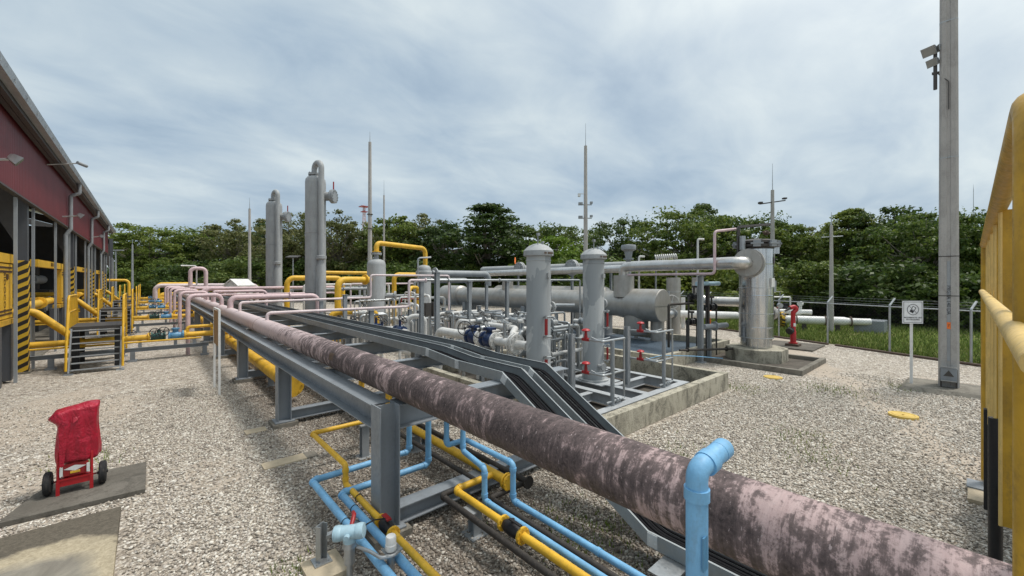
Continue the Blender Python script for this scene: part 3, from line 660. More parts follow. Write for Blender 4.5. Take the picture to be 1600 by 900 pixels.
piperun('bent_gas_pipe', 'short bent yellow pipe showing under the cable trays', 'pipe', [(3.35, 8.5, .25), (3.35, 8.5, 1.0), (3.35, 7.2, 1.0), (3.35, 7.2, .25)], .06, 'yellow', flanges=(((3.35, 8.3, 1.0), (0, 1, 0)),), n=12)

# big blue vent pipe by the camera
bl = piperun('blue_standpipe', 'upright blue standpipe with a capped elbow in front of the pink header', 'pipe', [(1.75, .78, 0), (1.75, .78, 2.19), (1.985, .76, 2.225)], .0445, 'blue_pipe', bend=.05, n=20,
        collars=(((1.75, .78, 2.09), (0, 0, 1)), ((1.84, .772, 2.2), (.98, -.08, .16))))
part(MB().lathe((1.985, .76, 2.225), [(.046, -.05), (.046, .0), (.038, .014), (.015, .022)], (.98, -.08, .16), 20), 'end_cap', 'blue_pipe', bl)
part(MB().cbox((1.733, .7385, 1.86), (.04, .006, .14)), 'name_plate', 'blue_check', bl)

# transmitter, its channel post, capped conduit
t = thing('pressure_transmitter', 'pale blue pressure transmitter head on a grey stem over the blue pipes', 'instrument', (1.46, 4.0, 0))
part(MB().cyl((1.46, 4.0, 0), (1.46, 4.0, .30), .022).cyl((1.46, 4.0, .25), (1.46, 4.0, .40), .04).cyl((1.46, 4.0, .40), (1.46, 4.0, .45), .052, .045), 'stem', 'galvanised', t)
ax = Vector((.80, -.60, .10)).normalized(); c0 = Vector((1.46, 4.0, .53))
part(MB().lathe(c0 - ax * .115, [(.048, 0), (.062, .004), (.066, .03), (.062, .055), (.058, .06), (.058, .165), (.062, .17), (.066, .2), (.06, .226), (.03, .23)], ax, 24).lathe((1.46, 4.0, .44), [(.045, 0), (.05, .02), (.045, .06)], n=18), 'housing', 'pale_blue', t)
part(MB().lathe(c0 - ax * .1195, [(.042, 0), (.042, .006)], ax, 20), 'display_glass', 'black', t)
nv = ax.cross(Vector((0, 0, 1))).normalized()
part(MB().cyl(c0 + nv * .05, c0 + nv * .088, .022, n=12), 'cap_screw', 'pale_blue', t)
part(MB().tube([c0 - nv * .05 + Vector((0, 0, .03)), c0 - nv * .12 + Vector((0, 0, .08)), c0 - nv * .15 + Vector((.02, .1, .02))], .017, .04, 10), 'cable_gland', 'red_dark', t)
part(MB().tube([c0 + ax * .11 + Vector((0, 0, .03)), (1.7, 4.05, .52), (1.86, 4.12, .44), (1.90, 4.16, .40)], .007, .06, 8), 'signal_cable', 'black', t)
for o in t.children: o.scale = (1.25, 1.25, 1.06) if not o.name.startswith('signal_cable') else (1.1, 1.1, 1.06)
single(MB().cbox((1.36, 4.43, .03), (.36, .42, .06)), 'concrete_footing', 'tan_concrete', 'small tan concrete footing under the steel channel post', 'footing')
t = thing('instrument_bracket', 'short galvanised channel post with side arm bolted to a tan footing', 'bracket', (1.36, 4.5, .06))
part(MB().extrude([(-.05, -.03), (.05, -.03), (.05, .03), (.042, .03), (.042, -.022), (-.042, -.022), (-.042, .03), (-.05, .03)], (1.36, 4.52, .072), (1.36, 4.52, .44), up=(.5, -.8, 0)), 'channel_post', 'galvanised', t)
part(MB().cbox((1.36, 4.52, .066), (.17, .17, .012)).cyl((1.30, 4.46, .07), (1.30, 4.46, .09), .01, n=6).cyl((1.42, 4.46, .07), (1.42, 4.46, .09), .01, n=6), 'foot_plate', 'galvanised', t)
part(MB().obox((1.62, 4.55, .288), (.22, .01, 0), (0, .03, 0), (0, 0, .018)), 'side_arm', 'galvanised', t)
t = thing('capped_conduit', 'grey upright conduit with rounded white cap and curved bracket', 'conduit', (1.705, 3.62, 0))
part(MB().cyl((1.705, 3.62, 0), (1.705, 3.62, .47), .036, n=20), 'pipe', 'galvanised', t)
part(MB().lathe((1.705, 3.62, .47), [(.048, 0), (.052, .01), (.052, .055), (.048, .06), (.048, .12), (.042, .132), (.015, .136)], n=24), 'cap', 'white', t)
part(MB().tube([(1.80, 3.60, .45), (1.70, 3.55, .45), (1.60, 3.60, .45), (1.56, 3.76, .45), (1.50, 3.9, .45)], .016, .05, 8), 'curved_bracket', 'galvanised', t)
part(MB().cbox((1.72, 3.63, .462), (.16, .13, .006)), 'mount_plate', 'galvanised', t)

# pads, slabs
single(MB().cbox((1.6, 9.42, .0), (.36, .26, .05)), 'ground_pad', 'tan_concrete', 'small tan concrete pad in the gravel by the second rack post', 'concrete pad')
t = thing('ground_plinth', 'long tan concrete plinth in the gravel with a grey end', 'concrete pad', (1.75, 7.5, 0))
part(MB().cbox((1.68, 7.5, .0), (.62, .26, .06)), 'plinth', 'tan_concrete', t); part(MB().cbox((2.08, 7.5, .0), (.18, .262, .062)), 'end_block', 'old_concrete', t)
sl1 = MB().extrude([(-1.32, 7.78), (-.02, 7.74), (-.015, 8.86), (-1.05, 8.86), (-1.2, 8.5)], (0, 0, 0), (0, 0, .07), up=(0, 1, 0))
for i, p in enumerate(sl1.v): pass
sl1 = MB().rings([[(x, y, z) for x, y in ((-1.36, 7.80), (-.02, 7.72), (-.01, 8.86), (-1.0, 8.9), (-1.16, 8.5))] for z in (0, .07)])
single(sl1, 'cart_slab', 'dark_slab', 'dark concrete slab the red fire extinguisher cart stands on', 'concrete slab', bevel=.01)
single(MB().box(-3.2, 3.2, 0, -.25, 7.3, .085), 'worn_slab', 'worn_slab', 'worn concrete slab with pale ring mark at the lower left', 'concrete slab', org=(-1.0, 6.1, 0), bevel=.012)

# ------------------------------------------------------------------ wheeled fire extinguisher under a red cover
CZ = .07; cx0, cy0 = -.745, 8.36
t = thing('fire_extinguisher_cart', 'wheeled fire extinguisher under a bright red vinyl cover', 'extinguisher', (cx0, cy0, CZ))
for s in (-1, 1):
    wl = part(MB().lathe((cx0 + s * .265 - .03, cy0, CZ + .155), [(.09, -.008), (.135, -.008), (.153, .006), (.155, .03), (.153, .054), (.135, .068), (.09, .068)], (1, 0, 0), 28), 'wheel', 'rubber', t)
    part(MB().lathe((cx0 + s * .265 - .03, cy0, CZ + .155), [(.09, .0), (.092, .06)], (1, 0, 0), 24).cyl((cx0 + s * .265 - .055, cy0, CZ + .155), (cx0 + s * .265 + .055, cy0, CZ + .155), .022), 'hub', 'black', wl)
part(MB().cyl((cx0 - .26, cy0, CZ + .155), (cx0 + .26, cy0, CZ + .155), .011, n=10), 'axle', 'red_dark', t)
fr = MB()
for s in (-1, 1): fr.tube([(cx0 + s * .16, cy0 - .12, CZ), (cx0 + s * .16, cy0 - .10, CZ + .5), (cx0 + s * .16, cy0 + .05, CZ + 1.0)], .016, .2, 10).cbox((cx0 + s * .16, cy0 - .12, CZ + .09), (.035, .03, .18))
fr.cbox((cx0, cy0 - .115, CZ + .16), (.33, .014, .10)); fr.cbox((cx0, cy0 - .08, CZ + .2), (.33, .1, .02))
part(fr, 'frame', 'red', t)
part(MB().lathe((cx0, cy0 + .02, CZ + .09), [(.03, 0), (.1, .02), (.115, .07), (.115, .75), (.09, .84), (.03, .87)], n=24), 'cylinder', 'red_dark', t)
part(MB().add([(cx0 - .11, cy0 - .124, CZ + .335), (cx0, cy0 - .124, CZ + .30), (cx0 + .11, cy0 - .124, CZ + .345), (cx0, cy0 - .124, CZ + .375)], [(0, 1, 2, 3)]).box(cx0 - .04, cy0 - .123, CZ + .28, cx0 + .04, cy0 - .119, CZ + .30), 'diamond_label', 'white', t)
part(MB().box(cx0 - .045, cy0 - .127, CZ + .268, cx0 + .05, cy0 - .121, CZ + .298), 'yellow_label', 'yellow', t)
part(MB().box(cx0 - .13, cy0 - .12, CZ + .24, cx0 + .13, cy0 - .11, CZ + .40), 'back_panel', 'red_dark', t)
for s in (-1, 1): part(MB().cbox((cx0 + s * .128, cy0 - .13, CZ + .31), (.03, .012, .12)), 'reflector', 'white', t)
rr = random.Random(3); rings = []; NR = 18
for j in range(NR):
    f = j / (NR - 1); z = CZ + .40 + f * .74
    wx = .205 + .010 * math.sin(f * 7); wy = .16 + .02 * math.sin(f * 3); ring = []
    for k in range(48):
        a = 2 * math.pi * k / 48; ca, sa = math.cos(a), math.sin(a)
        e_ = 3.2 + 3 * f; q = (abs(ca) ** e_ + abs(sa) ** e_) ** (-1 / e_)
        fold = 1 + (1 - f * .4) * (.055 * math.sin(a * 4 + 1.3 + f * 2.6) + .05 * math.sin(a * 9 + f * 3) + .03 * math.sin(a * 15 - f * 6))
        x = ca * q * wx * fold; y = sa * q * wy * fold
        zz = z + (.028 * math.sin(a * 3 + .5) if j == 0 else 0)
        if f > .55:                        # pulled-out corner on the left, raised corner on the right
            g = (f - .55) / .45
            x -= .095 * math.exp(-((f - .87) / .085) ** 2) * max(0, -ca) ** 1.5 * (1 - .5 * max(0, sa)); zz += g ** 2 * (.03 * x / wx)
        ring.append((cx0 + x + .02, cy0 + y + .03, zz))
    rings.append(ring)
top = [(cx0 + .02 + (p[0] - cx0 - .02) * .93, cy0 + .03 + (p[1] - cy0 - .03) * .86, p[2] + .012) for p in rings[-1]]
rings += [top, [(cx0 + .02 + (p[0] - cx0 - .02) * .45, cy0 + .03 + (p[1] - cy0 - .03) * .4, p[2] + .022) for p in top]]
cv = part(MB().rings(rings), 'cover', 'red_vinyl', t, sharp=70)
sm = cv.modifiers.new('smooth', 'SUBSURF'); sm.levels = 1; sm.render_levels = 1
part(MB().add([(cx0 - .13, cy0 - .15, CZ + 1.0), (cx0 - .06, cy0 - .17, CZ + 1.03), (cx0 - .05, cy0 - .16, CZ + .96), (cx0 - .115, cy0 - .175, CZ + .97), (cx0 - .10, cy0 - .155, CZ + .40), (cx0 - .14, cy0 - .165, CZ + .39), (cx0 - .15, cy0 - .16, CZ + .95)], [(0, 1, 2, 3), (3, 2, 4, 5, 6)]), 'fold_strap', 'red_vinyl', cv)
part(MB().add([(cx0 - .01, cy0 - .155, CZ + 1.04), (cx0 + .06, cy0 - .15, CZ + 1.05), (cx0 + .03, cy0 - .185, CZ + 1.0), (cx0 - .015, cy0 - .18, CZ + .965)], [(0, 1, 2, 3)]), 'flap', 'red_vinyl', cv)
# ------------------------------------------------------------------ compressor shed
Y0S, Y1S, WX, ZB = 12.0, 54.5, -2.8, 5.46
GX, GZ = -2.46, 7.7
BAYS = [20.25 + 11 * k for k in range(-1, 5)]
t = thing('compressor_shed', 'long open-sided shed with maroon metal cladding under a grey roof edge', 'shed', (WX, Y0S, 0))
cm = MB(); k = int((Y1S - Y0S) / .2); fr_, bk = [], []
for i in range(k + 1):
    y = Y0S + (Y1S - Y0S) * i / k
    for dx, dy in (((0, 0), (.028, .06), (.028, .1), (0, .16)) if i < k else ((0, 0),)): fr_.append((WX + dx, y + dy)); 
cm.rings([[(x, y, ZB) for x, y in fr_], [(x, y, GZ + .1) for x, y in fr_]], closed=False, caps=False)
cm.box(WX - .05, Y0S, ZB, WX - .03, Y1S, GZ + .1)
part(cm, 'wall_cladding', 'maroon_cladding', t)
part(MB().cbox((WX, (Y0S + Y1S) / 2, ZB - .03), (.14, Y1S - Y0S, .05)), 'drip_edge', 'dark_steel', t)
part(MB().rings([[(GX - .02, y, GZ - .08), (GX + .05, y, GZ), (-11.6, y, 10.2), (-20.6, y, GZ), (-20.5, y, GZ - .08), (-11.6, y, 10.1)] for y in (Y0S - 1, Y1S + .8)]), 'roof', 'roof_metal', t)
gt = MB().rings([[(GX + a, y, GZ + b) for a, b in ((0, -.20), (.17, -.20), (.22, -.03), (.20, -.03), (.155, -.18), (.02, -.18), (.02, -.09), (0, -.09))] for y in (Y0S - 1, Y1S + .8)])
y = Y0S
while y < Y1S:
    gt.cbox((GX + .206, y, GZ - .11), (.012, .03, .16)); y += 1.3
part(gt, 'gutter', 'roof_metal', t)
for z, x in ((GZ - .22, GX - .065), (GZ - .2, GX - .21)):
    part(MB().cbox((x, (Y0S + Y1S) / 2, z), (.12, Y1S - Y0S + 1, .2)), 'purlin', 'dark_steel', t)
for y in BAYS:
    part(MB().cbox((WX - .2, y, 3.8), (.26, .26, 7.6)), 'column', 'column_grey', t)
    part(MB().rings([[(WX - .34, y + d, 4.2), (WX - .8, y + d, 5.2), (WX - .8, y + d, 7.2), (WX - .34, y + d, 7.6)] for d in (-.12, .12)]), 'haunch', 'dark_steel', t)
    part(MB().cbox((-19.8, y, 3.8), (.42, .42, 7.6)), 'column', 'column_grey', t)
    part(MB().rings([[(-3.2, y + d, 7.0), (-3.2, y + d, 7.6), (-11.6, y + d, 10.0), (-19.6, y + d, 7.6), (-19.6, y + d, 7.0), (-11.6, y + d, 9.4)] for d in (-.12, .12)]), 'rafter', 'dark_steel', t)
for y in [b + d for b in BAYS for d in (-1.75, .72, 5.2)]:
    part(MB().cbox((WX - .06, y, 2.7), (.07, .07, 5.4)), 'mullion', 'post_white', t)
part(MB().box(-20.1, Y0S, 0, -20.0, Y1S, 7.2), 'back_wall', 'dark_unit', t)
for i, y in enumerate((27.9, 37.6, 47.3)):
    part(MB().tube([(GX + .08, y, GZ - .18), (GX + .08, y, GZ - .65), (WX + .14, y, GZ - .8), (WX + .14, y, ZB - .1), (WX - .02, y, ZB - .4), (WX - .02, y, .05)], .075, .11, 10), 'downpipe', 'post_white', t)
part(MB().box(-20, Y1S, 0, WX - .06, Y1S + .05, 7.7).box(-20, Y1S, 7.702, -8.2, Y1S + .05, 8.6).box(-14, Y1S, 8.602, -8.2, Y1S + .05, 9.6).box(-5.8, Y1S, 7.702, WX - .06, Y1S + .05, 8.0), 'end_wall', 'dark_unit', t)
# lamps on the cladding
lp = [(-2.77, 14.3, 5.6, 'nearest floodlight on the maroon shed wall'), (-2.77, 26.4, 5.75, 'floodlight on the maroon wall just past the first downpipe'), (-2.77, 38.0, 5.75, 'floodlight on the maroon wall past the second downpipe')]
for x, y, z, lb in lp:
    q = thing('wall_floodlight', lb, 'floodlight', (x, y, z), 'floodlights along the shed wall')
    part(MB().tube([(x, y, z), (x + .3, y, z + .05), (x + .5, y + .0, z + .1)], .03, .08, 8), 'arm', 'galvanised', q)
    d = Vector((.75, .1, -.55)).normalized(); c = Vector((x + .56, y, z + .1)); u, v, _ = frame(d)
    part(MB().rings([[c + d * a + u * (sx * b) + v * (sy * b * .8) for sx, sy in ((-1, -1), (1, -1), (1, 1), (-1, 1))] for a, b in ((-.12, .05), (-.07, .1), (.07, .13))]), 'housing', 'galvanised', q)
    part(MB().rings([[c + d * a + u * (sx * .118) + v * (sy * .095) for sx, sy in ((-1, -1), (1, -1), (1, 1), (-1, 1))] for a in (.071, .078)]), 'lens', 'lens', q)
# roof camera arm
q = thing('eave_camera', 'small camera on a thin arm under the shed eave', 'camera', (-2.5, 22.7, 7.4))
part(MB().tube([(-2.77, 22.7, 7.25), (-1.95, 22.7, 7.45)], .025, n=8), 'arm', 'galvanised', q); part(MB().cyl((-1.98, 22.6, 7.45), (-1.75, 22.85, 7.4), .06), 'housing', 'post_white', q)

# one bay: hazard column guard, yellow enclosure front, inlet line, compressor unit
bays = []
ordn = ['first', 'second', 'third', 'fourth', 'fifth']
B0 = 20.25
hz = thing('column_guard', 'nearest black and yellow striped guard around a shed column', 'column guard', (-3.0, B0, 0), 'striped column guards along the shed')
part(MB().cbox((-3.0, B0, 1.83), (.30, .30, 3.56)), 'striped_panel', 'hazard_stripes', hz, bevel=.01)
part(MB().cbox((-3.0, B0, .03), (.42, .42, .05)), 'footing', 'old_concrete', hz)
ey = 17.2
en = thing('compressor_enclosure', 'nearest yellow enclosure frame with dark lettering beside the first striped guard', 'enclosure', (-2.980, ey - 2.6, .05), 'yellow enclosure frames in the shed bays')
part(MB().box(-3.130, ey, 1.9, -2.980, ey + 1.7, 3.45), 'letter_panel', 'yellow_rail', en)
part(MB().box(-3.160, ey - 5.6, 3.14 + .34, -2.960, ey + 1.7, 3.74), 'top_beam', 'yellow_rail', en)
part(MB().box(-3.160, ey - .9, 1.72, -2.940, ey + 1.7, 1.87), 'sill_beam', 'yellow_old', en)
part(MB().box(-2.975, ey + .1, 3.2, -2.968, ey + 1.6, 3.26).box(-2.975, ey + .1, 3.32, -2.968, ey + 1.6, 3.37), 'upper_bands', 'ink_brown', en)
part(MB().box(-2.975, ey + .1, 2.0, -2.968, ey + 1.6, 2.05).box(-2.975, ey + .1, 2.1, -2.968, ey + 1.6, 2.15), 'lower_bands', 'ink_brown', en)
text('SIDOCOM', .27, (-2.972, ey + .78, 2.6), (0, 0, -1), (0, 1, 0), 'ink_brown', en)
text('SIDOCOM', .2, (-2.952, ey - 2.6, 3.61), (0, 1, 0), (0, 0, 1), 'ink_brown', en)
part(MB().box(-2.975, ey + .95, 3.02, -2.968, ey + 1.2, 3.16).box(-2.970, ey + 1.0, 2.98, -2.966, ey + 1.08, 3.1), 'emblem', 'ink_brown', en)
for yy in (ey + .2, ey + 1.45, ey - 1.1): part(MB().cbox((-3.080, yy, .90), (.26, .26, 1.66)), 'leg', 'column_grey', en)
un = thing('compressor_unit', 'dark grey compressor with round cylinders deep in the nearest shed bay', 'compressor', (-7, ey - 1, .05), 'dark compressors inside the shed')
part(MB().box(-9.5, ey - 4, .05, -4.6, ey + 2.2, .5), 'skid', 'dark_unit', un)
part(MB().box(-8.4, ey - 3.2, .5, -5.6, ey + 1.2, 2.2), 'crankcase', 'dark_unit', un)
for yy in (ey - 2.2, ey - .6, ey + .8): part(MB().cyl((-5.6, yy, 1.5), (-4.5, yy, 1.5), .38, n=20).flange((-4.6, yy, 1.5), (1, 0, 0), .46, .08, 20, 10), 'cylinder', 'grey_paint', un)
part(MB().cyl((-6.6, ey - 3, 3.0), (-6.6, ey + 1.4, 3.0), .36, n=20), 'bottle', 'vessel_grey', un)
part(MB().tube([(-6.6, ey - 1, 2.2), (-6.6, ey - 1, 4.6), (-12, ey - 1, 4.6)], .22, .5, 14), 'duct', 'dark_steel', un)
part(MB().box(-12.5, ey - 4.2, .05, -10.2, ey + 2.2, 3.9), 'cooler_box', 'dark_unit', un)
il = piperun('inlet_line', 'sloping yellow pipe leaving the shed beside the nearest striped guard', 'pipe', [(-6.0, B0 + .62, 1.92), (-2.82, B0 + .62, 1.92), (-1.75, B0 + .62, .80), (-1.75, B0 + .62, .62)], .12, 'yellow', bend=.3, n=16, group='sloping yellow inlet pipes', flanges=(((-4.0, B0 + .62, 1.92), (1, 0, 0)),), supports=((-3.7, B0 + .62, 1.8, .05),))
dl = piperun('discharge_line', 'level yellow pipe with paired flanges in the nearest shed bay', 'pipe', [(-3.3, B0 + 1.4, .3), (-3.3, B0 + 1.4, 2.05), (-3.3, B0 + 8.2, 2.05), (-7, B0 + 8.2, 2.05)], .14, 'yellow', bend=.35, n=16, group='level yellow pipes in the shed bays', flanges=(((-3.3, B0 + 5.0, 2.05), (0, 1, 0)), ((-3.3, B0 + 5.12, 2.05), (0, 1, 0))), supports=((-3.3, B0 + 3.5, 1.9, .05),))
for k in range(1, 4):
    dup(hz, (0, 11 * k, 0), '%s black and yellow striped column guard counted from the near end of the shed' % ordn[k])
    dup(en, (0, 11 * k, 0), 'yellow lettered enclosure frame just before the %s striped guard of the shed' % ordn[k])
    dup(un, (0, 11 * k, 0), 'dark grey compressor in the shed bay before the %s striped guard' % ordn[k])
    dup(il, (0, 11 * k, 0), 'sloping yellow pipe leaving the shed beside the %s striped guard' % ordn[k])
    dup(dl, (0, 11 * k, 0), 'level yellow pipe in the shed bay behind the %s striped guard' % ordn[k])

# ------------------------------------------------------------------ crossing stairs
x0, x1 = -1.90, -.62
t = thing('crossing_stairs', 'nearest grey crossing stairs with yellow barred side rails over the yellow pipe', 'stairs', (-1.26, 19.0, 0), 'crossing stairs over the manifold pipes')
ya, yb, yc, yd, zp = 18.9, 19.62, 21.35, 22.1, 1.44
part(MB().box(x0 + .03, yb, zp - .10, x1 - .03, yc, zp), 'platform', 'dark_steel', t)
for side, (p, q) in ((-1, (ya, yb)), (1, (yd, yc))):
    for x in (x0 + .05, x1 - .05):
        m = MB().obox(((x), (p + q) / 2, (zp - .02) / 2 + .01), (.02, 0, 0), Vector((0, (q - p) / 2, (zp - .1) / 2)), (0, .055, 0)).cbox((x, p, .015), (.2, .26, .03))
        part(m, 'stringer', 'steel_grey', t)
    for i in range(7):
        f = (i + .6) / 7.2; part(MB().box(x0 + .08, min(p + (q - p) * f - .07, p + (q - p) * f + .07), zp * f - .014, x1 - .08, p + (q - p) * f + .07, zp * f + .014), 'tread', 'grey_paint', t)
for x in (x0 + .08, x1 - .08):
    for yy in (yb + .1, yc - .1): part(MB().cbox((x + (.05 if x < -1 else -.05), yy, (zp - .1) / 2), (.19, .09, zp - .1)), 'leg', 'black', t)
for x in (x0 - .01, x1 + .01):
    m = MB(); ztop = zp + 1.02
    outer = [(x, ya - .02, .12), (x, ya + .12, 1.0), (x, yb - .12, ztop - .1), (x, yb + .05, ztop), (x, yc - .05, ztop), (x, yc + .12, ztop - .1), (x, yd - .12, 1.0), (x, yd + .02, .12)]
    m.tube(outer, .032, .12, 8)
    m.tube([(x, ya + .1, .62), (x, yb, zp + .50), (x, yc, zp + .50), (x, yd - .1, .62)], .024, .1, 8)
    n = 10
    for i in range(n + 1):
        yy = ya + .14 + (yd - ya - .28) * i / n
        def lev(y, lo, hi):
            f = min(1, (y - ya) / (yb - ya), (yd - y) / (yd - yc)); return lo + (hi - lo) * f
        zl = lev(yy, .12, zp - .04); zu = lev(yy, .95, ztop) if min((yy - ya) / (yb - ya), (yd - yy) / (yd - yc)) < 1 else ztop
        m.cbox((x, yy, (zl + zu) / 2), (.03, .05, zu - zl))
    part(m, 'guard_rail', 'yellow_rail', t)
for k in range(1, 5):
    dup(t, (0, 11 * k, 0), '%s crossing stairs with yellow barred rails counted from the near end of the row' % ordn[k])

# ------------------------------------------------------------------ manifold lines between shed and rack
def manifold(k, bodymat):
    y = 20.55 + 11 * k; z = .84; lab = ['nearest manifold line of yellow pipe with dark green and blue valves', 'second manifold line from the camera, with green and blue valves', 'third manifold line from the camera, with two blue valves', 'fourth manifold line from the camera, with blue valves', 'farthest manifold line, with blue valves before the far sheds'][k]
    t = thing('manifold_line', lab, 'manifold', (-3, y, 0), 'manifold lines between shed and rack')
    part(MB().cyl((-5, y, z), (.02, y, z), .105, n=16), 'inlet_pipe', 'yellow', t)
    part(MB().flange((.05, y, z), (1, 0, 0), .17, .06, 18, 8), 'flange', 'yellow', t)
    v = part(MB().lathe((.10, y, z), [(.18, 0), (.18, .05), (.13, .07), (.15, .14), (.15, .30), (.12, .36), (.18, .38), (.18, .43)], (1, 0, 0), 20).cyl((.32, y, z), (.32, y, z + .26), .05), 'gate_valve', bodymat, t)
    part(MB().wheel((.22, y - .26, z + .17), (.2, -1, .25), .17, .014, 5), 'handwheel', 'black', v)
    part(MB().wheel((.46, y - .22, z + .20), (-.3, -1, .2), .17, .014, 5), 'handwheel', 'black', v)
    part(MB().wheel((-.42, y - .05, z + .22), (.1, -.5, 1), .13, .012, 5), 'handwheel', 'black', t)
    part(MB().lathe((.60, y, z), [(.18, 0), (.18, .05), (.12, .07), (.15, .12), (.155, .28), (.12, .33), (.12, .40), (.18, .42), (.18, .47)], (1, 0, 0), 20).cyl((.82, y, z), (.82, y, z + .24), .09), 'check_valve', 'blue_check', t)
    part(MB().cyl((.82, y, z + .24), (.82, y, z + .29), .13, n=14), 'bonnet', 'blue_check', t)
    part(MB().flange((1.11, y, z), (1, 0, 0), .17, .06, 18, 8), 'flange', 'yellow', t)
    part(MB().cyl((1.12, y, z), (2.62, y, z), .105, n=16), 'outlet_pipe', 'yellow', t)
    part(MB().tube([(1.18, y + .02, z + .08), (1.18, y + .02, z + .30), (2.62, y + .02, z + .30), (2.62, y + .02, .5)], .062, .18, 12), 'bypass_pipe', 'yellow', t)
    part(MB().cyl((-5, y - .3, z - .12), (1.6, y - .3, z - .12), .032, n=8), 'small_pipe', 'yellow', t)
    part(MB().ibeam((-3.1, y - .1, .42), (1.85, y - .1, .42), .14, .14, .01, .008), 'base_beam', 'steel_grey', t)
    for x in (-2.4, -.4, 1.72): part(MB().ibeam((x, y - .1, .05), (x, y - .1, .35), .14, .14, up=(0, 1, 0)).cbox((x, y - .1, .03), (.26, .26, .06)), 'stand', 'steel_grey', t)
    for x in (-.2, .82, 1.4): part(MB().cbox((x, y, .61), (.1, .12, .24)), 'saddle', 'steel_grey', t)
for k in range(5): manifold(k, 'green_valve' if k < 2 else 'blue_check')
pk = ['nearest pink riser arching from the manifold into the pink header', 'second pink riser arching into the pink header, counted from the camera', 'third pink riser arching into the pink header, counted from the camera', 'fourth pink riser arching into the pink header, counted from the camera', 'fifth pink riser arching into the pink header, counted from the camera', 'farthest pink riser arching into the pink header']
for k, y in enumerate((20.9, 26.4, 31.9, 37.4, 42.9, 48.4)):
    single(MB().tube([(1.22, y, .84), (1.22, y, 2.36), (HX, y + .3, 2.36), (HX, y + .3, HZ + .1)], .08, .24, 14).cyl((1.22, y, .0), (1.22, y, .85), .07), 'riser_pipe', 'pink', pk[k], 'pipe', 'pink risers arching into the header')
for k, y in enumerate((24.3, 29.6, 34.6, 39.6)):
    single(MB().cyl((HX + .05, y, HZ + .15), (HX + .05, y, 2.36), .07).tube([(HX + .05, y, 2.3), (HX + .05, y, 2.42), (4.6, y, 2.42), (4.6, y, 1.52)], .075, .2, 12), 'branch_pipe', 'pink', ['nearest small pink branch leaving the far side of the header', 'second small pink branch leaving the far side of the header', 'third small pink branch leaving the far side of the header', 'farthest small pink branch leaving the far side of the header'][k], 'pipe', 'small pink header branches')

# warning board edge-on beside the rack
t = thing('notice_board', 'brown notice board on two thin white posts beside the rack, seen edge-on', 'sign board', (1.40, 13.5, 0))
for y in (13.0, 14.05): part(MB().cbox((1.40, y, 1.1), (.05, .05, 2.2)), 'post', 'white', t)
part(MB().box(1.385, 13.03, 1.25, 1.415, 14.02, 2.16), 'board', 'brown_board', t); part(MB().box(1.38, 12.98, 2.2, 1.42, 14.08, 2.23), 'top_bar', 'white', t)

# ------------------------------------------------------------------ pink cross pipes from the header to the process area
def cross(name, lab, pts, r, mat, fl=(), bend=None, sup=(), group=None): return piperun(name, lab, 'pipe', pts, r, mat, flanges=fl, bend=bend, group=group, supports=sup)
cross('cross_pipe', 'thick pink pipe running from the header to the nearest tall grey column', [(HX, 18.75, HZ + .15), (HX, 18.75, 2.32), (5.5, 18.75, 2.32), (5.5, 18.75, .3)], .10, 'pink', bend=.28, fl=(((4.4, 18.75, 2.32), (1, 0, 0)),))
cross('cross_pipe', 'thin pale pink pipe running from the header up to the round-topped separator', [(HX, 16.6, HZ + .15), (HX, 16.6, 2.22), (7.35, 17.6, 2.22), (7.35, 17.6, 3.2), (11.4, 17.6, 3.2), (11.4, 17.6, .3)], .045, 'pink_pale', sup=((5.15, 17.15, 2.17, 1.5),))
cross('cross_pipe', 'thin pale pink pipe crossing the yard above the cable trays, nearest the camera', [(HX, 12.35, HZ + .15), (HX, 12.35, 2.12), (6.4, 12.25, 2.12), (6.4, 12.25, 2.98), (7.0, 12.25, 2.98)], .042, 'pink_pale', sup=((5.15, 12.28, 2.07, 1.52),), fl=(((7.0, 12.25, 2.98), (1, 0, 0)),))
cross('vent_header', 'long thin white grey pipe level with the horizon on grey posts', [(7.02, 12.25, 2.98), (15.0, 12.1, 2.98), (15.0, 12.1, 1.0)], .042, 'galvanised', fl=(((7.9, 12.24, 2.98), (1, 0, 0)), ((10.2, 12.2, 2.98), (1, 0, 0)), ((12.6, 12.15, 2.98), (1, 0, 0))), sup=((6.85, 12.25, 2.94, 0), (8.8, 12.23, 2.94, 0), (10.6, 12.2, 2.94, 0), (13.0, 12.16, 2.94, 0)))
cross('cross_pipe', 'pink pipe running from the header behind the tall grey columns, upper of two', [(HX, 27.6, HZ + .15), (HX, 27.6, 2.52), (9.2, 27.6, 2.52), (9.2, 27.6, .3)], .085, 'pink', bend=.25)
cross('cross_pipe', 'thin pink pipe with paired flanges below the upper pink cross pipe', [(HX, 24.6, HZ + .15), (HX, 24.6, 2.25), (8.2, 24.6, 2.25), (8.2, 24.6, .3)], .055, 'pink', bend=.2, fl=(((6.6, 24.6, 2.25), (1, 0, 0)), ((6.85, 24.6, 2.25), (1, 0, 0))))
cross('far_cross_header', 'pale pink pipe crossing at the far end of the rack below the blue roofs', [(.6, 55, .3), (.6, 55, 2.4), (9.5, 55, 2.4), (9.5, 55, .3)], .19, 'pink_pale', bend=.5)
t = thing('expansion_loop', 'tall narrow pink pipe loop at the far end of the rack', 'pipe', (3.3, 50, 0))
part(MB().tube([(3.1, 50, 1.5), (3.1, 50, 4.1), (4.3, 50, 4.1), (4.3, 50, 1.5)], .17, .4, 12), 'loop_pipe', 'pink', t); part(MB().tube([(3.6, 50.3, 1.5), (3.6, 50.3, 4.35), (2.4, 50.3, 4.35)], .06, .2, 8), 'thin_pipe', 'white', t)

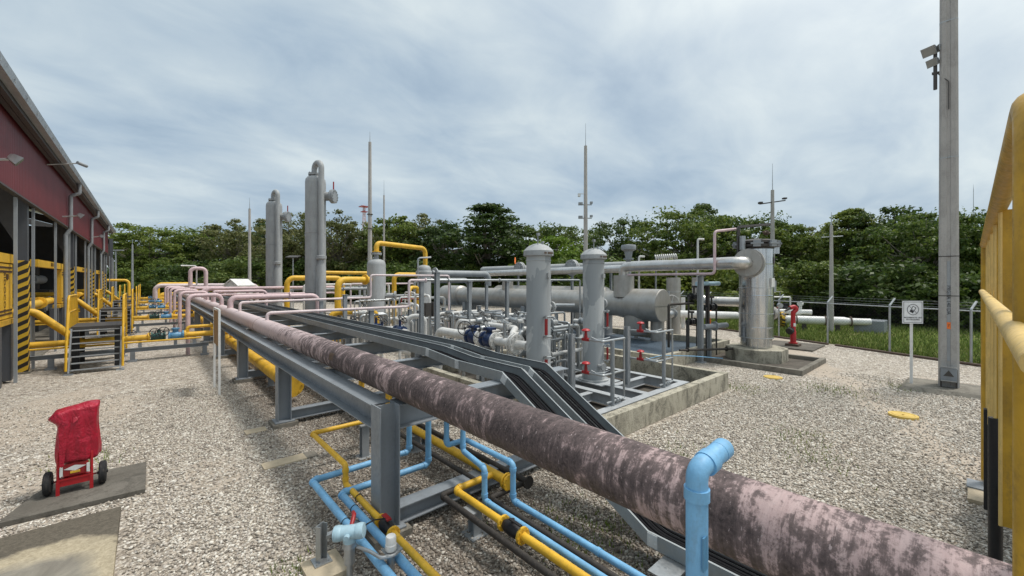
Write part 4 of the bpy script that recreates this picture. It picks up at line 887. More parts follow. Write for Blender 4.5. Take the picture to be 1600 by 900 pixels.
# ------------------------------------------------------------------ bunds
def bund(name, lab, x0, y0, x1, y1, h, w, floor, fmat, wmat='bund_concrete', z=.03):
    t = thing(name, lab, 'containment basin', ((x0 + x1) / 2, y0, 0))
    part(MB().box(x0, y0, 0, x1, y0 + w, h), 'front_wall', wmat, t, bevel=.012); part(MB().box(x0, y1 - w, 0, x1, y1, h), 'back_wall', wmat, t, bevel=.012)
    part(MB().box(x0, y0 + w, 0, x0 + w, y1 - w, h), 'side_wall', wmat, t, bevel=.012); part(MB().box(x1 - w, y0 + w, 0, x1, y1 - w, h), 'side_wall', wmat, t, bevel=.012)
    part(MB().box(x0 + w, y0 + w, 0, x1 - w, y1 - w, z), 'floor', fmat, t); return t
bund('scrubber_bund', 'low stained concrete basin around the steel skid and two grey vessels', 6.0, 4.42, 11.85, 11.3, .47, .2, 1, 'bund_floor')
bund('separator_bund', 'low concrete basin with dark blue floor under the long insulated vessel', 12.55, 6.7, 18.1, 30, .5, .2, 1, 'blue_floor', z=.24)
bund('vessel_bund', 'shallow dark stained concrete kerb basin around the stainless vessel pedestal', 15.2, 3.5, 18.3, 7.0, .17, .16, 1, 'bund_floor', 'old_concrete')

# steel skid
t = thing('scrubber_skid', 'grey steel skid frame the two grey scrubber vessels stand on', 'skid', (8.4, 4.9, .03))
Z1 = .35
def bm(a, b, h=.24, w=.2): return MB().ibeam(a, b, h, w, .014, .01)
zc = Z1 - .12
part(bm((6.4, 4.97, zc), (10.5, 4.97, zc)), 'front_beam', 'beam_top', t); part(bm((6.4, 8.3, zc), (10.5, 8.3, zc)), 'back_beam', 'beam_top', t)
for x in (6.5, 8.0, 8.72, 10.4): part(bm((x, 5.075, zc - .003), (x, 8.195, zc - .003)), 'cross_beam', 'beam_top', t)
for (xa, xb) in ((6.61, 7.89), (8.83, 10.29)): part(bm((xa, 6.05, zc - .006), (xb, 6.05, zc - .006), .2, .16), 'inner_beam', 'beam_top', t); part(bm((xa, 7.3, zc - .006), (xb, 7.3, zc - .006), .2, .16), 'inner_beam', 'beam_top', t)
for x in (6.74, 8.9): part(MB().box(x - .42, 6.16, Z1 - .03, x + .42, 7.2, Z1 - .005), 'deck_plate', 'beam_top', t)

def scrubber(x, y, lab, gd):
    t = thing('scrubber_vessel', lab, 'vessel', (x, y, Z1 - .005), 'round-capped grey scrubber vessels')
    r = .28
    part(MB().lathe((x, y, Z1 - .005), [(r + .12, 0), (r + .12, .03), (r + .02, .035), (r + .02, .3), (r, .34), (r, 3.08), (r + .012, 3.085), (r + .012, 3.11), (r, 3.115), (r, 3.2)], n=40), 'shell', 'patched_grey', t)
    part(MB().lathe((x, y, Z1 + 3.18), [(r + .02, 0), (r + .065, .02), (r + .065, .13), (r + .02, .18), (r - .05, .24), (r - .15, .285), (.04, .305), (.002, .306)], n=40), 'cap', 'vessel_grey', t)
    part(MB().cbox((x + .03, y - r - .066, Z1 + 3.25), (.16, .008, .045)).cbox((x - .12, y - r - .062, Z1 + 3.25), (.07, .008, .04)), 'stamp_plate', 'label_brown', t)
    part(MB().tube([(x - .02, y - .12, Z1 + 3.44), (x + .02, y - .18, Z1 + 3.52), (x + .03, y - .06, Z1 + 3.5)], .018, .04, 8), 'lifting_lug', 'grey_paint', t)
    part(MB().cyl((x - .12, y - .1, Z1 + 3.4), (x - .12, y - .1, Z1 + 3.66), .012, n=8).cbox((x - .11, y - .1, Z1 + 3.68), (.07, .05, .06)), 'vent_plug', 'grey_paint', t)
    part(MB().cbox((x + .02, y - r - .02, Z1 + 2.75), (.09, .06, .11)), 'name_plate', 'vessel_grey', t)
    # level gauges on the right-hand front
    a = Vector(gd).normalized(); gu = Vector((-a.y, a.x, 0)); gx = Vector((x, y, 0)) + a * (r + .1)
    for z0, z1 in ((1.42, 1.78), (.56, .88)):
        part(MB().obox(gx + Vector((0, 0, Z1 + (z0 + z1) / 2)), gu * .03, a * .018, (0, 0, (z1 - z0) / 2)), 'level_gauge', 'red_dark', t)
        m = MB()
        for zz in (z0 - .04, z1 + .04): m.tube([gx - a * .14 + Vector((0, 0, Z1 + zz)), gx + Vector((0, 0, Z1 + zz))], .02, n=8); m.cyl(gx + Vector((0, 0, Z1 + zz - .04)), gx + Vector((0, 0, Z1 + zz + .04)), .028, n=8); m.cyl(gx + Vector((0, 0, Z1 + zz)), gx + gu * .13 + Vector((0, 0, Z1 + zz)), .022, n=8)
        part(m, 'gauge_fitting', 'galvanised', t)
    part(MB().cyl((x + r - .02, y + .05, Z1 + 2.0), (x + r + .22, y + .05, Z1 + 2.0), .07).flange((x + r + .22, y + .05, Z1 + 2.0), (1, 0, 0), .13, .05, 16, 6), 'side_nozzle', 'vessel_grey', t)
    part(MB().cyl((x - .12, y - r + .03, Z1 + .4), (x - .12, y - r - .13, Z1 + .4), .05).flange((x - .12, y - r - .13, Z1 + .4), (0, 1, 0), .1, .04, 14, 6), 'drain_nozzle', 'vessel_grey', t)
    return t
scrubber(6.74, 6.65, 'left round-capped grey scrubber vessel, nearer the cable trays', (-.32, -.95, 0)); scrubber(8.9, 6.72, 'right round-capped grey scrubber vessel, in front of the clad vessel end', (.3, -.95, 0))

# drain pipework frames with red handwheels
def drainframe(dx, lab):
    t = thing('drain_pipework', lab, 'pipework', (6.88 + dx, 5.8, Z1), 'white drain pipework with red handwheels')
    part(MB().ibeam((6.9 + dx, 5.8, Z1), (6.9 + dx, 5.8, 1.82), .12, .12, .01, .008, up=(0, 1, 0)), 'post', 'grey_paint', t)
    part(MB().cyl((7.31 + dx, 5.03, Z1), (7.31 + dx, 5.03, 1.72), .045, n=14), 'post', 'grey_paint', t)
    for z in (1.73, 1.03):
        part(MB().tube([(6.96 + dx, 5.86, z), (6.98 + dx, 5.03, z), (7.76 + dx, 5.03, z)], .024, .04, 10), 'drain_pipe', 'galvanised', t)
        v = part(MB().lathe((6.965 + dx, 5.46, z), [(.035, -.09), (.04, 0), (.035, .09)], (0, 1, 0), 12).cyl((6.965 + dx, 5.46, z), (6.965 + dx, 5.46, z + .17), .042, .026), 'globe_valve', 'red_dark', t)
        part(MB().lathe((6.965 + dx, 5.46, z + .17), [(.04, 0), (.088, .01), (.092, .026), (.07, .05), (.02, .062)], n=18), 'handwheel', 'red', v)
        part(MB().tube([(6.97 + dx, 5.32, z + .06), (6.98 + dx, 5.2, z + .02), (7.08 + dx, 5.09, z + .03), (7.3 + dx, 5.09, z + .05)], .014, .05, 8), 'tubing', 'galvanised', t)
    part(MB().tube([(7.74 + dx, 5.03, 1.73), (7.74 + dx, 5.03, .44), (7.1 + dx, 5.03, .44)], .022, .04, 10).lathe((7.5 + dx, 5.03, .44), [(.022, -.07), (.05, -.05), (.05, -.03), (.03, -.02), (.03, .02), (.05, .03), (.05, .05), (.022, .07)], (1, 0, 0), 14), 'down_pipe', 'galvanised', t)
    return t
drainframe(0, 'white drain pipework with red handwheels in front of the left scrubber vessel'); drainframe(2.16, 'white drain pipework with red handwheels in front of the right scrubber vessel')

# white inlet line with two blue valves
t = thing('scrubber_inlet_line', 'white pipe with two dark blue valves feeding the left scrubber vessel', 'pipe', (6.74, 9.5, .03))
yl, zl = 6.74, 1.42
part(MB().tube([(6.74, 11.0, .1), (6.74, 11.0, zl), (6.74, 9.42, zl)], .13, .26, 18), 'inlet_pipe', 'white_pipe', t)
for i, y in enumerate((9.12, 8.45)):
    part(MB().flange((6.74, y + .26, zl), (0, 1, 0), .22, .05, 22, 10).flange((6.74, y - .26, zl), (0, 1, 0), .22, .05, 22, 10), 'flange', 'white_pipe', t)
    v = part(MB().lathe((6.74, y - .235, zl), [(.2, 0), (.2, .05), (.15, .07), (.19, .14), (.2, .235), (.19, .33), (.15, .40), (.2, .42), (.2, .47)], (0, 1, 0), 22).cyl((6.74, y, zl), (6.74, y, zl + .3), .07).cbox((6.74, y, zl + .29), (.22, .26, .06)).bolts((6.74, y - .2, zl), (0, 1, 0), .17, 10, .016, .1), 'ball_valve', 'blue_valve', t)
    part(MB().wheel((6.5, y + .12, zl + .25), (-.5, -.85, .1), .19, .013, 4), 'handwheel', 'black', v)
    part(MB().ibeam((6.74, y - .33, .04), (6.74, y - .33, zl - .12), .1, .1, up=(0, 1, 0)), 'stand', 'grey_paint', t)
part(MB().cyl((6.74, 8.16, zl), (6.74, 7.0, zl), .11, n=18).flange((6.74, 7.5, zl), (0, 1, 0), .25, .06, 22, 10).flange((6.74, 7.4, zl), (0, 1, 0), .25, .06, 22, 10), 'outlet_spool', 'white_pipe', t)
part(MB().cyl((6.74, 7.85, zl), (6.74, 7.85, zl + .5), .04).wheel((6.74, 7.85, zl + .52), (.2, -.3, 1), .12, .01), 'sample_valve', 'galvanised', t)
piperun('bypass_pipe', 'white pipe curving over behind the two dark blue valves', 'pipe', [(8.15, 12.0, .1), (8.15, 12.0, 1.55), (8.15, 9.0, 1.55), (7.4, 8.3, 1.5), (7.4, 8.3, .4)], .095, 'white_pipe', flanges=(((8.15, 9.3, 1.55), (0, 1, 0)), ((8.15, 9.2, 1.55), (0, 1, 0))), bend=.24, n=16)
piperun('low_white_pipe', 'white pipe lying low behind the cable trays by the blue valves', 'pipe', [(6.5, 13.4, .55), (7.3, 9.6, .55), (7.3, 9.6, .1)], .12, 'white', bend=.2, n=16)
single(MB().tube([(6.62, 12.8, .03), (6.62, 12.8, 1.75), (7.12, 12.5, 1.75), (7.12, 12.5, .03)], .085, .24, 14), 'u_bend_pipe', 'white_pipe', 'white upside-down U-shaped pipe behind two grey posts', 'pipe')
# ------------------------------------------------------------------ tall grey columns
RT = Vector((.747, -.665, 0))
def tower(x, y, lab):
    t = thing('absorber_column', lab, 'column', (x, y, 0), 'tall grey absorber columns')
    r = .44
    part(MB().cyl((x, y, 0), (x, y, .12), .75, n=24), 'plinth', 'old_concrete', t)
    part(MB().lathe((x, y, .12), [(r + .12, 0), (r + .12, .04), (r, .05), (r, 2.3), (r + .015, 2.31), (r + .015, 2.36), (r, 2.37), (r, 5.0), (r + .012, 5.01), (r + .012, 5.05), (r, 5.06), (r, 7.35), (r - .02, 7.5), (r - .09, 7.6), (r - .2, 7.66), (.05, 7.7), (.01, 7.7)], n=40), 'shell', 'vessel_grey', t)
    o = Vector((x, y, 0)); dv = (RT * .62 + Vector((-.665, -.747, 0)) * .55)
    p = o + dv * .72
    part(MB().tube([o + Vector((-.05, 0, 7.75)), o + Vector((-.05, 0, 8.35)), p + Vector((0, 0, 8.35)), p + Vector((0, 0, 4.2))], .125, .30, 18, 8), 'overhead_pipe', 'vessel_grey', t)
    part(MB().flange(o + Vector((-.05, 0, 7.86)), (0, 0, 1), .26, .1, 20, 8), 'flange', 'vessel_grey', t)
    part(MB().lathe(p, [(.20, .3), (.20, 3.55), (.125, 3.75), (.125, 3.9), (.22, 3.95), (.22, 4.08), (.125, 4.1), (.125, 4.3)], n=24), 'downcomer', 'vessel_grey', t)
    m = MB().cyl(p + Vector((-.22, -.1, 1.2)), p + Vector((-.22, -.1, 3.1)), .025, n=8); part(m, 'conduit', 'grey_paint', t)
    q = o + RT * (r - .03) + Vector((0, 0, 6.85)); ax = RT
    part(MB().cyl(q, q + ax * .35, .2, n=20), 'nozzle', 'vessel_grey', t)
    part(MB().flange(q + ax * .36, ax, .32, .08, 22, 12).flange(q + ax * .45, ax, .32, .08, 22, 12), 'blind_flange', 'grey_paint', t)
    part(MB().tube([q + ax * .42 + Vector((0, 0, .25)), q + ax * .42 + Vector((0, 0, .68))], .03, n=8), 'davit', 'red_dark', t)
    part(MB().cyl(o + RT * -.3 + Vector((0, 0, 7.55)), o + RT * -.3 + Vector((0, 0, 7.95)), .03, n=8), 'lug', 'vessel_grey', t)
    for z in (5.2, 6.2): part(MB().obox(o + dv * .58 + Vector((0, 0, z)), dv * .25, RT * .02, (0, 0, .03)), 'pipe_bracket', 'grey_paint', t)
    return t
tower(5.82, 20.2, 'tall grey absorber column with gooseneck pipe, the nearer and taller-looking of two')
tower(5.8, 28.4, 'tall grey absorber column with gooseneck pipe, the farther of two')

def separator(x, y, r, h, lab, dome=.3):
    t = thing('separator_vessel', lab, 'vessel', (x, y, 0))
    part(MB().cyl((x, y, 0), (x, y, .1), r + .3, n=24), 'plinth', 'old_concrete', t)
    part(MB().lathe((x, y, .1), [(r + .08, 0), (r + .08, .04), (r, .05), (r, h * .28), (r + .012, h * .285), (r + .012, h * .30), (r, h * .305), (r, h - dome), (r - .03, h - dome * .6), (r * .75, h - dome * .25), (r * .4, h - .02), (.02, h)], n=36), 'shell', 'vessel_grey', t)
    return t
s1 = separator(8.6, 19.9, .45, 3.95, 'round-topped grey separator vessel the yellow loop rises from')
part(MB().cyl((8.6, 19.9, 4.0), (8.6, 19.9, 4.3), .12, n=16).flange((8.6, 19.9, 4.3), (0, 0, 1), .26, .09, 20, 8), 'top_nozzle', 'vessel_grey', s1)
part(MB().cyl((9.0, 19.6, 2.2), (9.4, 19.35, 2.2), .13, n=14).flange((9.36, 19.38, 2.2), (.85, -.53, 0), .22, .07), 'side_nozzle', 'vessel_grey', s1)
s2 = separator(11.8, 20.8, .4, 3.75, 'smaller capped grey separator vessel the yellow loop comes down to', .28)
part(MB().lathe((11.8, 20.8, 3.3), [(.40, 0), (.47, .02), (.47, .16), (.42, .2)], n=30), 'closure_band', 'vessel_grey', s2)
part(MB().tube([(11.4, 20.5, 2.9), (11.2, 20.4, 3.1), (11.2, 20.4, 4.2), (11.9, 20.2, 4.25)], .05, .15, 8), 'vent_pipe', 'galvanised', s2)
cross('gas_loop', 'yellow pipe loop bridging from the round-topped separator to the capped separator', [(8.6, 19.9, 4.36), (8.6, 19.9, 4.85), (11.85, 20.75, 4.78), (11.85, 20.75, 3.7)], .125, 'yellow', bend=.32, fl=(((8.6, 19.9, 4.4), (0, 0, 1)),))
cross('gas_pipe', 'thick yellow pipe rising beside the tall column and turning into the round-topped separator', [(6.45, 19.1, .2), (6.45, 19.1, 3.0), (8.2, 19.7, 3.0)], .145, 'yellow', bend=.36, fl=(((7.9, 19.6, 3.0), (.95, .33, 0)),))
cross('gas_pipe', 'thick yellow pipe elbow half hidden behind the nearer tall column', [(6.05, 26.4, .2), (6.05, 26.4, 3.1), (9.2, 26.4, 3.1), (9.2, 26.4, .2)], .15, 'yellow', bend=.4)
cross('gas_pipe', 'long level yellow pipe behind the thick yellow elbow', [(7.2, 25.2, .2), (7.2, 25.2, 3.42), (10.9, 25.2, 3.42), (10.9, 25.2, .2)], .10, 'yellow', bend=.3)
cross('gas_pipe', 'yellow pipe standing between the two separators', [(10.75, 22.4, .2), (10.75, 22.4, 3.3), (12.8, 22.4, 3.3), (12.8, 22.4, .2)], .13, 'yellow', bend=.3)
cross('gas_pipe', 'short yellow pipe with flange low behind the thin pink cross pipes', [(5.75, 17.9, .3), (5.75, 17.9, 1.62), (7.6, 17.6, 1.62), (7.6, 17.6, .3)], .13, 'yellow', bend=.3, fl=(((6.2, 17.83, 1.62), (1, -.16, 0)),))
cross('gas_pipe', 'orange yellow pipe standing beside the round-topped separator on its right', [(9.9, 18.9, .2), (9.9, 18.9, 2.6), (10.6, 19.3, 2.6), (10.6, 19.3, .2)], .09, 'yellow', bend=.22)
cross('grey_outlet_pipe', 'grey pipe leaving the capped separator and bending down to the insulated vessel', [(12.2, 20.6, 3.35), (16.3, 20.6, 3.35), (16.3, 20.6, 2.6)], .2, 'grey_paint', bend=.5, fl=(((12.4, 20.6, 3.35), (1, 0, 0)),))
cross('grey_outlet_pipe', 'second thinner grey pipe below the grey pipe leaving the capped separator', [(12.4, 21.4, 2.95), (15.4, 21.4, 2.95), (15.4, 21.4, .3)], .16, 'grey_paint', bend=.4)

# ------------------------------------------------------------------ process yard: posts, pipes, valves
yr = random.Random(11)
def capz(x, y, z):    # keep the small pipework lower than the long vessel lying behind it
    s, c = math.sin(YAW), math.cos(YAW); d = x * s + y * c; px = 800 + 640 * (x * c - y * s) / d
    return min(z, 3 - 51 / 640 * d) if 688 < px < 1060 and d < 24 else z
def steelpost(x, y, h, lab, grp='grey steel pipe posts in the process area', w=.14):
    return single(MB().ibeam((x, y, 0), (x, y, h - .012), w, w, .012, .01, up=(0, 1, 0)).cbox((x, y, h - .006), (w * 1.5, w * 1.5, .012)).cbox((x, y, .012), (w * 2, w * 2, .024)), 'pipe_post', 'grey_paint', lab, 'post', grp)
mid = 'grey steel post among the pipes of the process area'
for x, y, h in ((7.3, 12.0, 3.25), (8.0, 14.5, 1.8), (9.6, 14.6, 1.7), (6.6, 15.8, 1.9), (8.6, 16.4, 1.7), (10.4, 16.5, 1.7), (12.4, 16.4, 1.7), (11.0, 14.0, 1.7), (6.4, 23.2, 2.6), (9.4, 23.4, 2.7), (13.4, 18.6, 2.8), (14.6, 18.6, 2.8), (8.0, 29.5, 2.6), (11.5, 29.5, 2.7), (5.95, 16.8, 2.4), (13.2, 24.0, 3.0), (15.6, 24.0, 3.0)):
    steelpost(x, y, h, mid)
gp_, wp_ = 'small grey process pipes behind the scrubber vessels', 'small white process pipes behind the scrubber vessels'
def loop(x0, y0, x1, y1, z, r, mat, lab, grp, zb=.05, fl=True):
    z = max(.35, min(capz(x0, y0, z), capz(x1, y1, z), capz((x0 + x1) / 2, (y0 + y1) / 2, z)))
    d = (x1 - x0, y1 - y0, 0)
    f = (((x0 + d[0] * .35, y0 + d[1] * .35, z), d), ((x0 + d[0] * .42, y0 + d[1] * .42, z), d)) if fl else ()
    return piperun('process_pipe', lab, 'pipe', [(x0, y0, zb), (x0, y0, z), (x1, y1, z), (x1, y1, zb)], r, mat, flanges=f, bend=r * 2.5, group=grp, n=10)
gl, wl_ = 'small grey pipe loop among the process equipment', 'small white pipe loop among the process equipment'
for a in ((7.9, 14.7, 10.8, 14.7, 1.9, .06), (8.1, 15.3, 12.6, 15.3, 1.35, .07), (6.7, 16.2, 10.2, 16.2, 1.0, .06), (9.2, 17.4, 13.2, 17.4, 2.45, .06), (10.1, 16.8, 14.8, 16.8, 1.7, .08), (12.0, 18.9, 16.0, 18.9, 2.7, .07), (10.4, 13.2, 14.2, 13.2, 1.25, .07), (6.4, 22.6, 10.0, 22.6, 2.5, .07), (8.2, 23.8, 13.6, 23.8, 2.0, .08), (12.6, 23.4, 17.0, 23.4, 2.9, .08), (7.0, 29.8, 13.0, 29.8, 2.4, .1), (13.5, 14.6, 16.2, 14.6, 1.4, .06), (9.3, 12.9, 9.3, 16.1, 1.5, .05), (11.6, 13.0, 11.6, 17.0, 1.8, .06), (13.1, 13.6, 13.1, 18.0, 1.1, .07), (14.4, 14.2, 14.4, 19.0, 2.2, .06)):
    loop(*a, 'grey_paint', gl, gp_)
for a in ((8.4, 13.6, 12.4, 13.6, .8, .08), (10.9, 15.9, 15.4, 15.9, .9, .09), (11.2, 19.6, 15.2, 19.6, 1.3, .08), (7.4, 18.4, 10.8, 18.4, 1.15, .07), (9.4, 21.8, 13.8, 21.8, 1.9, .08), (13.8, 16.2, 16.6, 16.2, 1.15, .08), (6.5, 14.6, 6.5, 17.0, 1.1, .07), (12.3, 20.0, 16.6, 20.0, .85, .1), (6.8, 25.8, 12.0, 25.8, 2.7, .07)):
    loop(*a, 'white_pipe', wl_, wp_)
qr = random.Random(4)
for i in range(20):
    x, y = qr.uniform(7.2, 10.6), qr.uniform(7.3, 10.6); dx_, dy_ = qr.choice(((qr.uniform(.5, 1.5), 0), (0, qr.uniform(.5, 1.4))))
    loop(x, y, x + dx_, y + dy_, qr.uniform(.7, 2.2), qr.choice((.025, .03, .04)), qr.choice(('galvanised', 'galvanised', 'grey_paint')), gl, gp_)
for i in range(26):
    x, y = qr.uniform(5.7, 12.5), qr.uniform(11.9, 18.5); dx_, dy_ = qr.choice(((qr.uniform(.6, 2.2), 0), (0, qr.uniform(.5, 1.8))))
    loop(x, y, x + dx_, y + dy_, qr.uniform(.8, 2.4), qr.choice((.03, .04, .05)), qr.choice(('galvanised', 'white_pipe', 'grey_paint')), gl, gp_)
loop(11.2, 18.2, 15.6, 18.2, 1.85, .05, 'pink_pale', 'thin pink pipe loop among the process equipment', 'thin pink process pipes')
loop(8.9, 24.2, 13.0, 24.2, 2.75, .05, 'pink_pale', 'thin pink pipe loop among the process equipment', 'thin pink process pipes')
loop(9.3, 18.6, 9.3, 16.6, 2.1, .03, 'red_dark', 'thin dark red pipe beside the round-topped separator', None, fl=False)
def pvalve(x, y, z, body, lab, grp, s=1.0, ax=(0, 1, 0)):
    z = max(.5, min(z, capz(x, y, z + .35 * s) - .35 * s))
    t = thing('valve_set', lab, 'valve', (x, y, 0), grp); a = Vector(ax); c = Vector((x, y, z))
    part(MB().lathe(c - a * .26 * s, [(.15 * s, 0), (.15 * s, .04 * s), (.1 * s, .06 * s), (.14 * s, .16 * s), (.15 * s, .26 * s), (.14 * s, .36 * s), (.1 * s, .46 * s), (.15 * s, .48 * s), (.15 * s, .52 * s)], a, 16).cyl(c, c + Vector((0, 0, .34 * s)), .045 * s, n=10), 'body', body, t)
    part(MB().wheel(c + Vector((0, 0, .36 * s)) + a.cross(Vector((0, 0, 1))) * .1 * s, (.35, -.6, .7), .17 * s, .014 * s, 4), 'handwheel', 'black', t)
    part(MB().cyl((x, y, 0), (x, y, z - .1 * s), .05, n=8).cyl(c - a * .55 * s, c + a * .55 * s, .075 * s, n=12), 'spool', 'white_pipe', t)
vb = 'blue valves behind the cable trays'
pvalve(6.15, 12.4, 1.35, 'blue_valve', 'dark blue valve beside the two grey posts, right of the U-shaped pipe', vb)
pvalve(6.3, 14.6, 1.25, 'blue_valve', 'dark blue valve standing alone left of the two grey posts', vb)
pvalve(5.75, 15.4, 1.2, 'blue_valve', 'dark blue valve farthest left behind the cable trays', vb, .9)
pvalve(5.9, 13.2, 1.3, 'blue_valve', 'dark blue valve just left of the valve by the two grey posts', vb, .85)
pvalve(5.7, 18.2, 1.05, 'blue_check', 'lighter blue valve under the thick pink cross pipe', vb, 1.1)
pvalve(5.6, 14.0, 1.15, 'blue_check', 'pale blue valve behind the trays near the thin pink cross pipe', vb, .8)
vg = 'small grey valves in the process area'
for x, y, z, s in [(qr.uniform(7.2, 11.2), qr.uniform(7.3, 10.9), qr.uniform(.6, 1.9), qr.uniform(.55, .8)) for i in range(16)] + [(qr.uniform(5.6, 12.6), qr.uniform(12.2, 18.4), qr.uniform(.7, 1.6), qr.uniform(.6, .9)) for i in range(14)]:
    pvalve(x, y, z, qr.choice(('galvanised', 'white_pipe', 'grey_paint')), 'small grey valve with dark handwheel among the process pipes', vg, s, qr.choice(((0, 1, 0), (1, 0, 0))))
for x, y, z, s in ((7.75, 7.4, 2.1, .8), (7.9, 8.3, 1.5, .8), (8.1, 7.7, .9, .7), (9.7, 7.6, 2.0, .8), (9.9, 8.3, 1.2, .8), (7.6, 9.6, 1.0, .8), (10.2, 12.8, 1.25, .9), (11.9, 13.6, .9, .9), (9.7, 14.7, 1.9, .8), (12.4, 15.9, .95, .9), (10.6, 17.4, 1.3, .9), (13.9, 13.2, 1.3, .9), (8.3, 9.2, 1.9, .7), (9.3, 9.0, 1.4, .8), (10.4, 9.3, 1.2, .8), (11.0, 10.2, 1.0, .8)):
    pvalve(x, y, z, 'galvanised', 'small grey valve with dark handwheel among the process pipes', vg, s, yr.choice(((0, 1, 0), (1, 0, 0))))
piperun('standpipe', 'grey upright pipe close behind the left scrubber vessel', 'pipe', [(7.5, 7.3, Z1), (7.5, 7.3, 2.55), (7.1, 7.0, 2.55)], .07, 'grey_paint', flanges=(((7.5, 7.3, 1.2), (0, 0, 1)), ((7.5, 7.3, 2.0), (0, 0, 1))))
piperun('standpipe', 'thin grey upright pipe with side arm between the scrubber vessels', 'pipe', [(8.05, 7.9, Z1), (8.05, 7.9, 2.3), (8.7, 7.2, 2.3)], .05, 'galvanised', flanges=(((8.05, 7.9, 1.6), (0, 0, 1)),))
piperun('standpipe', 'grey upright pipe close behind the right scrubber vessel', 'pipe', [(9.6, 7.5, Z1), (9.6, 7.5, 2.3), (9.2, 7.0, 2.3)], .06, 'grey_paint', flanges=(((9.6, 7.5, 1.3), (0, 0, 1)),))
piperun('level_pipe', 'level grey pipe with flanges joining the two scrubber vessels', 'pipe', [(7.45, 8.05, .3), (7.45, 8.05, 1.6), (9.9, 8.05, 1.6), (9.9, 8.05, .3)], .06, 'galvanised', flanges=(((8.4, 8.05, 1.6), (1, 0, 0)), ((8.7, 8.05, 1.6), (1, 0, 0))))
piperun('level_pipe', 'lower level grey pipe joining the two scrubber vessels', 'pipe', [(7.3, 7.65, .3), (7.3, 7.65, .95), (9.8, 7.65, .95), (9.8, 7.65, .3)], .055, 'white_pipe', flanges=(((8.2, 7.65, .95), (1, 0, 0)),))
t = thing('instrument_cabinet', 'two small dark instrument boxes on a stand left of the left scrubber', 'cabinet', (8.2, 14.0, 0))
part(MB().cbox((8.1, 14.0, 1.85), (.22, .16, .5)), 'box', 'dark_steel', t); part(MB().cbox((8.42, 14.0, 1.85), (.24, .16, .55)), 'box', 'dark_steel', t); part(MB().cyl((8.25, 14.05, 0), (8.25, 14.05, 1.7), .04), 'post', 'grey_paint', t)

# ------------------------------------------------------------------ long insulated vessel with boot, nozzle and clad pipe
VX, VZ = 17.0, 1.85
t = thing('insulated_vessel', 'long horizontal vessel clad in dull aluminium with an enlarged end', 'vessel', (VX, 9.05, .24))
part(MB().lathe((VX, 9.05, VZ), [(.005, 0), (.70, 0), (.73, .03), (.73, 1.5), (.62, 2.2), (.60, 2.25), (.60, 15.4), (.72, 15.5), (.72, 17.6), (.4, 17.9), (.01, 17.95)], (0, 1, 0), 48), 'shell', 'cladding', t)
part(MB().cbox((VX, 9.04, VZ + .0), (1.42, .012, .02)), 'end_seam', 'galvanised', t)
for y in (12.2, 17.6, 23.6): part(MB().box(VX - .5, y - .16, .24, VX + .5, y + .16, 1.45).cbox((VX, y, .26), (1.3, .5, .04)), 'saddle', 'grey_paint', t)
part(MB().lathe((VX, 10.4, .42), [(.1, 0), (.48, .06), (.55, .18), (.55, 1.2)], n=32).cyl((VX, 10.4, .3), (VX, 10.4, .45), .08), 'boot', 'cladding', t)
part(MB().lathe((VX + .3, 9.5, .24), [(.30, 0), (.30, 1.3)], n=24), 'side_drum', 'cladding', t)
part(MB().cyl((16.75, 10.9, 2.2), (16.75, 10.9, 3.2), .47, n=32), 'nozzle_sleeve', 'cladding', t)
part(MB().cyl((VX, 19.5, 2.3), (VX, 19.5, 3.0), .35, n=24), 'nozzle_sleeve', 'cladding', t)
cp_ = piperun('clad_pipe', 'shiny aluminium clad pipe running from the insulated vessel to the stainless vessel', 'pipe', [(16.75, 10.9, 3.1), (16.75, 10.9, 3.6), (15.72, 5.42, 3.6), (16.3, 5.40, 3.6)], .225, 'clad_pipe', bend=.36, n=24)
# stainless vessel on pedestal
sx, sy = 17.1, 5.4
t = thing('stainless_vessel', 'upright stainless steel vessel with dark clamp lid on an octagonal pedestal', 'vessel', (sx, sy, .03))
part(MB().lathe((sx, sy, .03), [(1.02, 0), (1.02, .44), (.98, .46)], n=8), 'pedestal', 'bund_concrete', t, sharp=20)
part(MB().lathe((sx, sy, .49), [(.52, 0), (.52, .36)], n=40), 'skirt', 'stainless', t)
part(MB().lathe((sx, sy, .83), [(.57, 0), (.57, 3.3)], n=48), 'jacket', 'stainless', t)
for z in (.86, 1.75, 2.7): part(MB().torus((sx, sy, z), (0, 0, 1), .572, .012, 48, 6), 'band', 'galvanised', t)
part(MB().lathe((sx, sy, 4.13), [(.58, 0), (.58, .06), (.69, .09), (.69, .17), (.6, .2), (.69, .22), (.69, .30), (.6, .33), (.5, .36), (.02, .42)], n=40), 'lid', 'dark_steel', t)
for a in (200, 245, 290, 335, 20, 65, 110, 155):
    d = Vector((math.cos(R(a)), math.sin(R(a)), 0)); u = Vector((-d.y, d.x, 0))
    part(MB().obox(Vector((sx, sy, 4.32)) + d * .70, d * .07, u * .12, (0, 0, .12)).obox(Vector((sx, sy, 4.32)) + d * .78, d * .02, u * .2, (0, 0, .03)), 'clamp', 'grey_paint', t)
part(MB().obox(Vector((sx, sy, 4.15)) + RT * .68, RT * .12, (.1, .1, 0), (0, 0, .18)), 'hinge_plate', 'stainless', t)
nz = Vector((-1, -.04, 0)).normalized()
part(MB().cyl(Vector((sx, sy, 3.6)) + nz * .4, Vector((sx, sy, 3.6)) + nz * .86, .3, n=28).cyl(Vector((sx, sy, 3.6)) + nz * .80, Vector((sx, sy, 3.6)) + nz * .93, .52, n=36).cyl(Vector((sx, sy, 3.6)) + nz * .97, Vector((sx, sy, 3.6)) + nz * 1.02, .47, n=36), 'nozzle_flange', 'cladding', t)
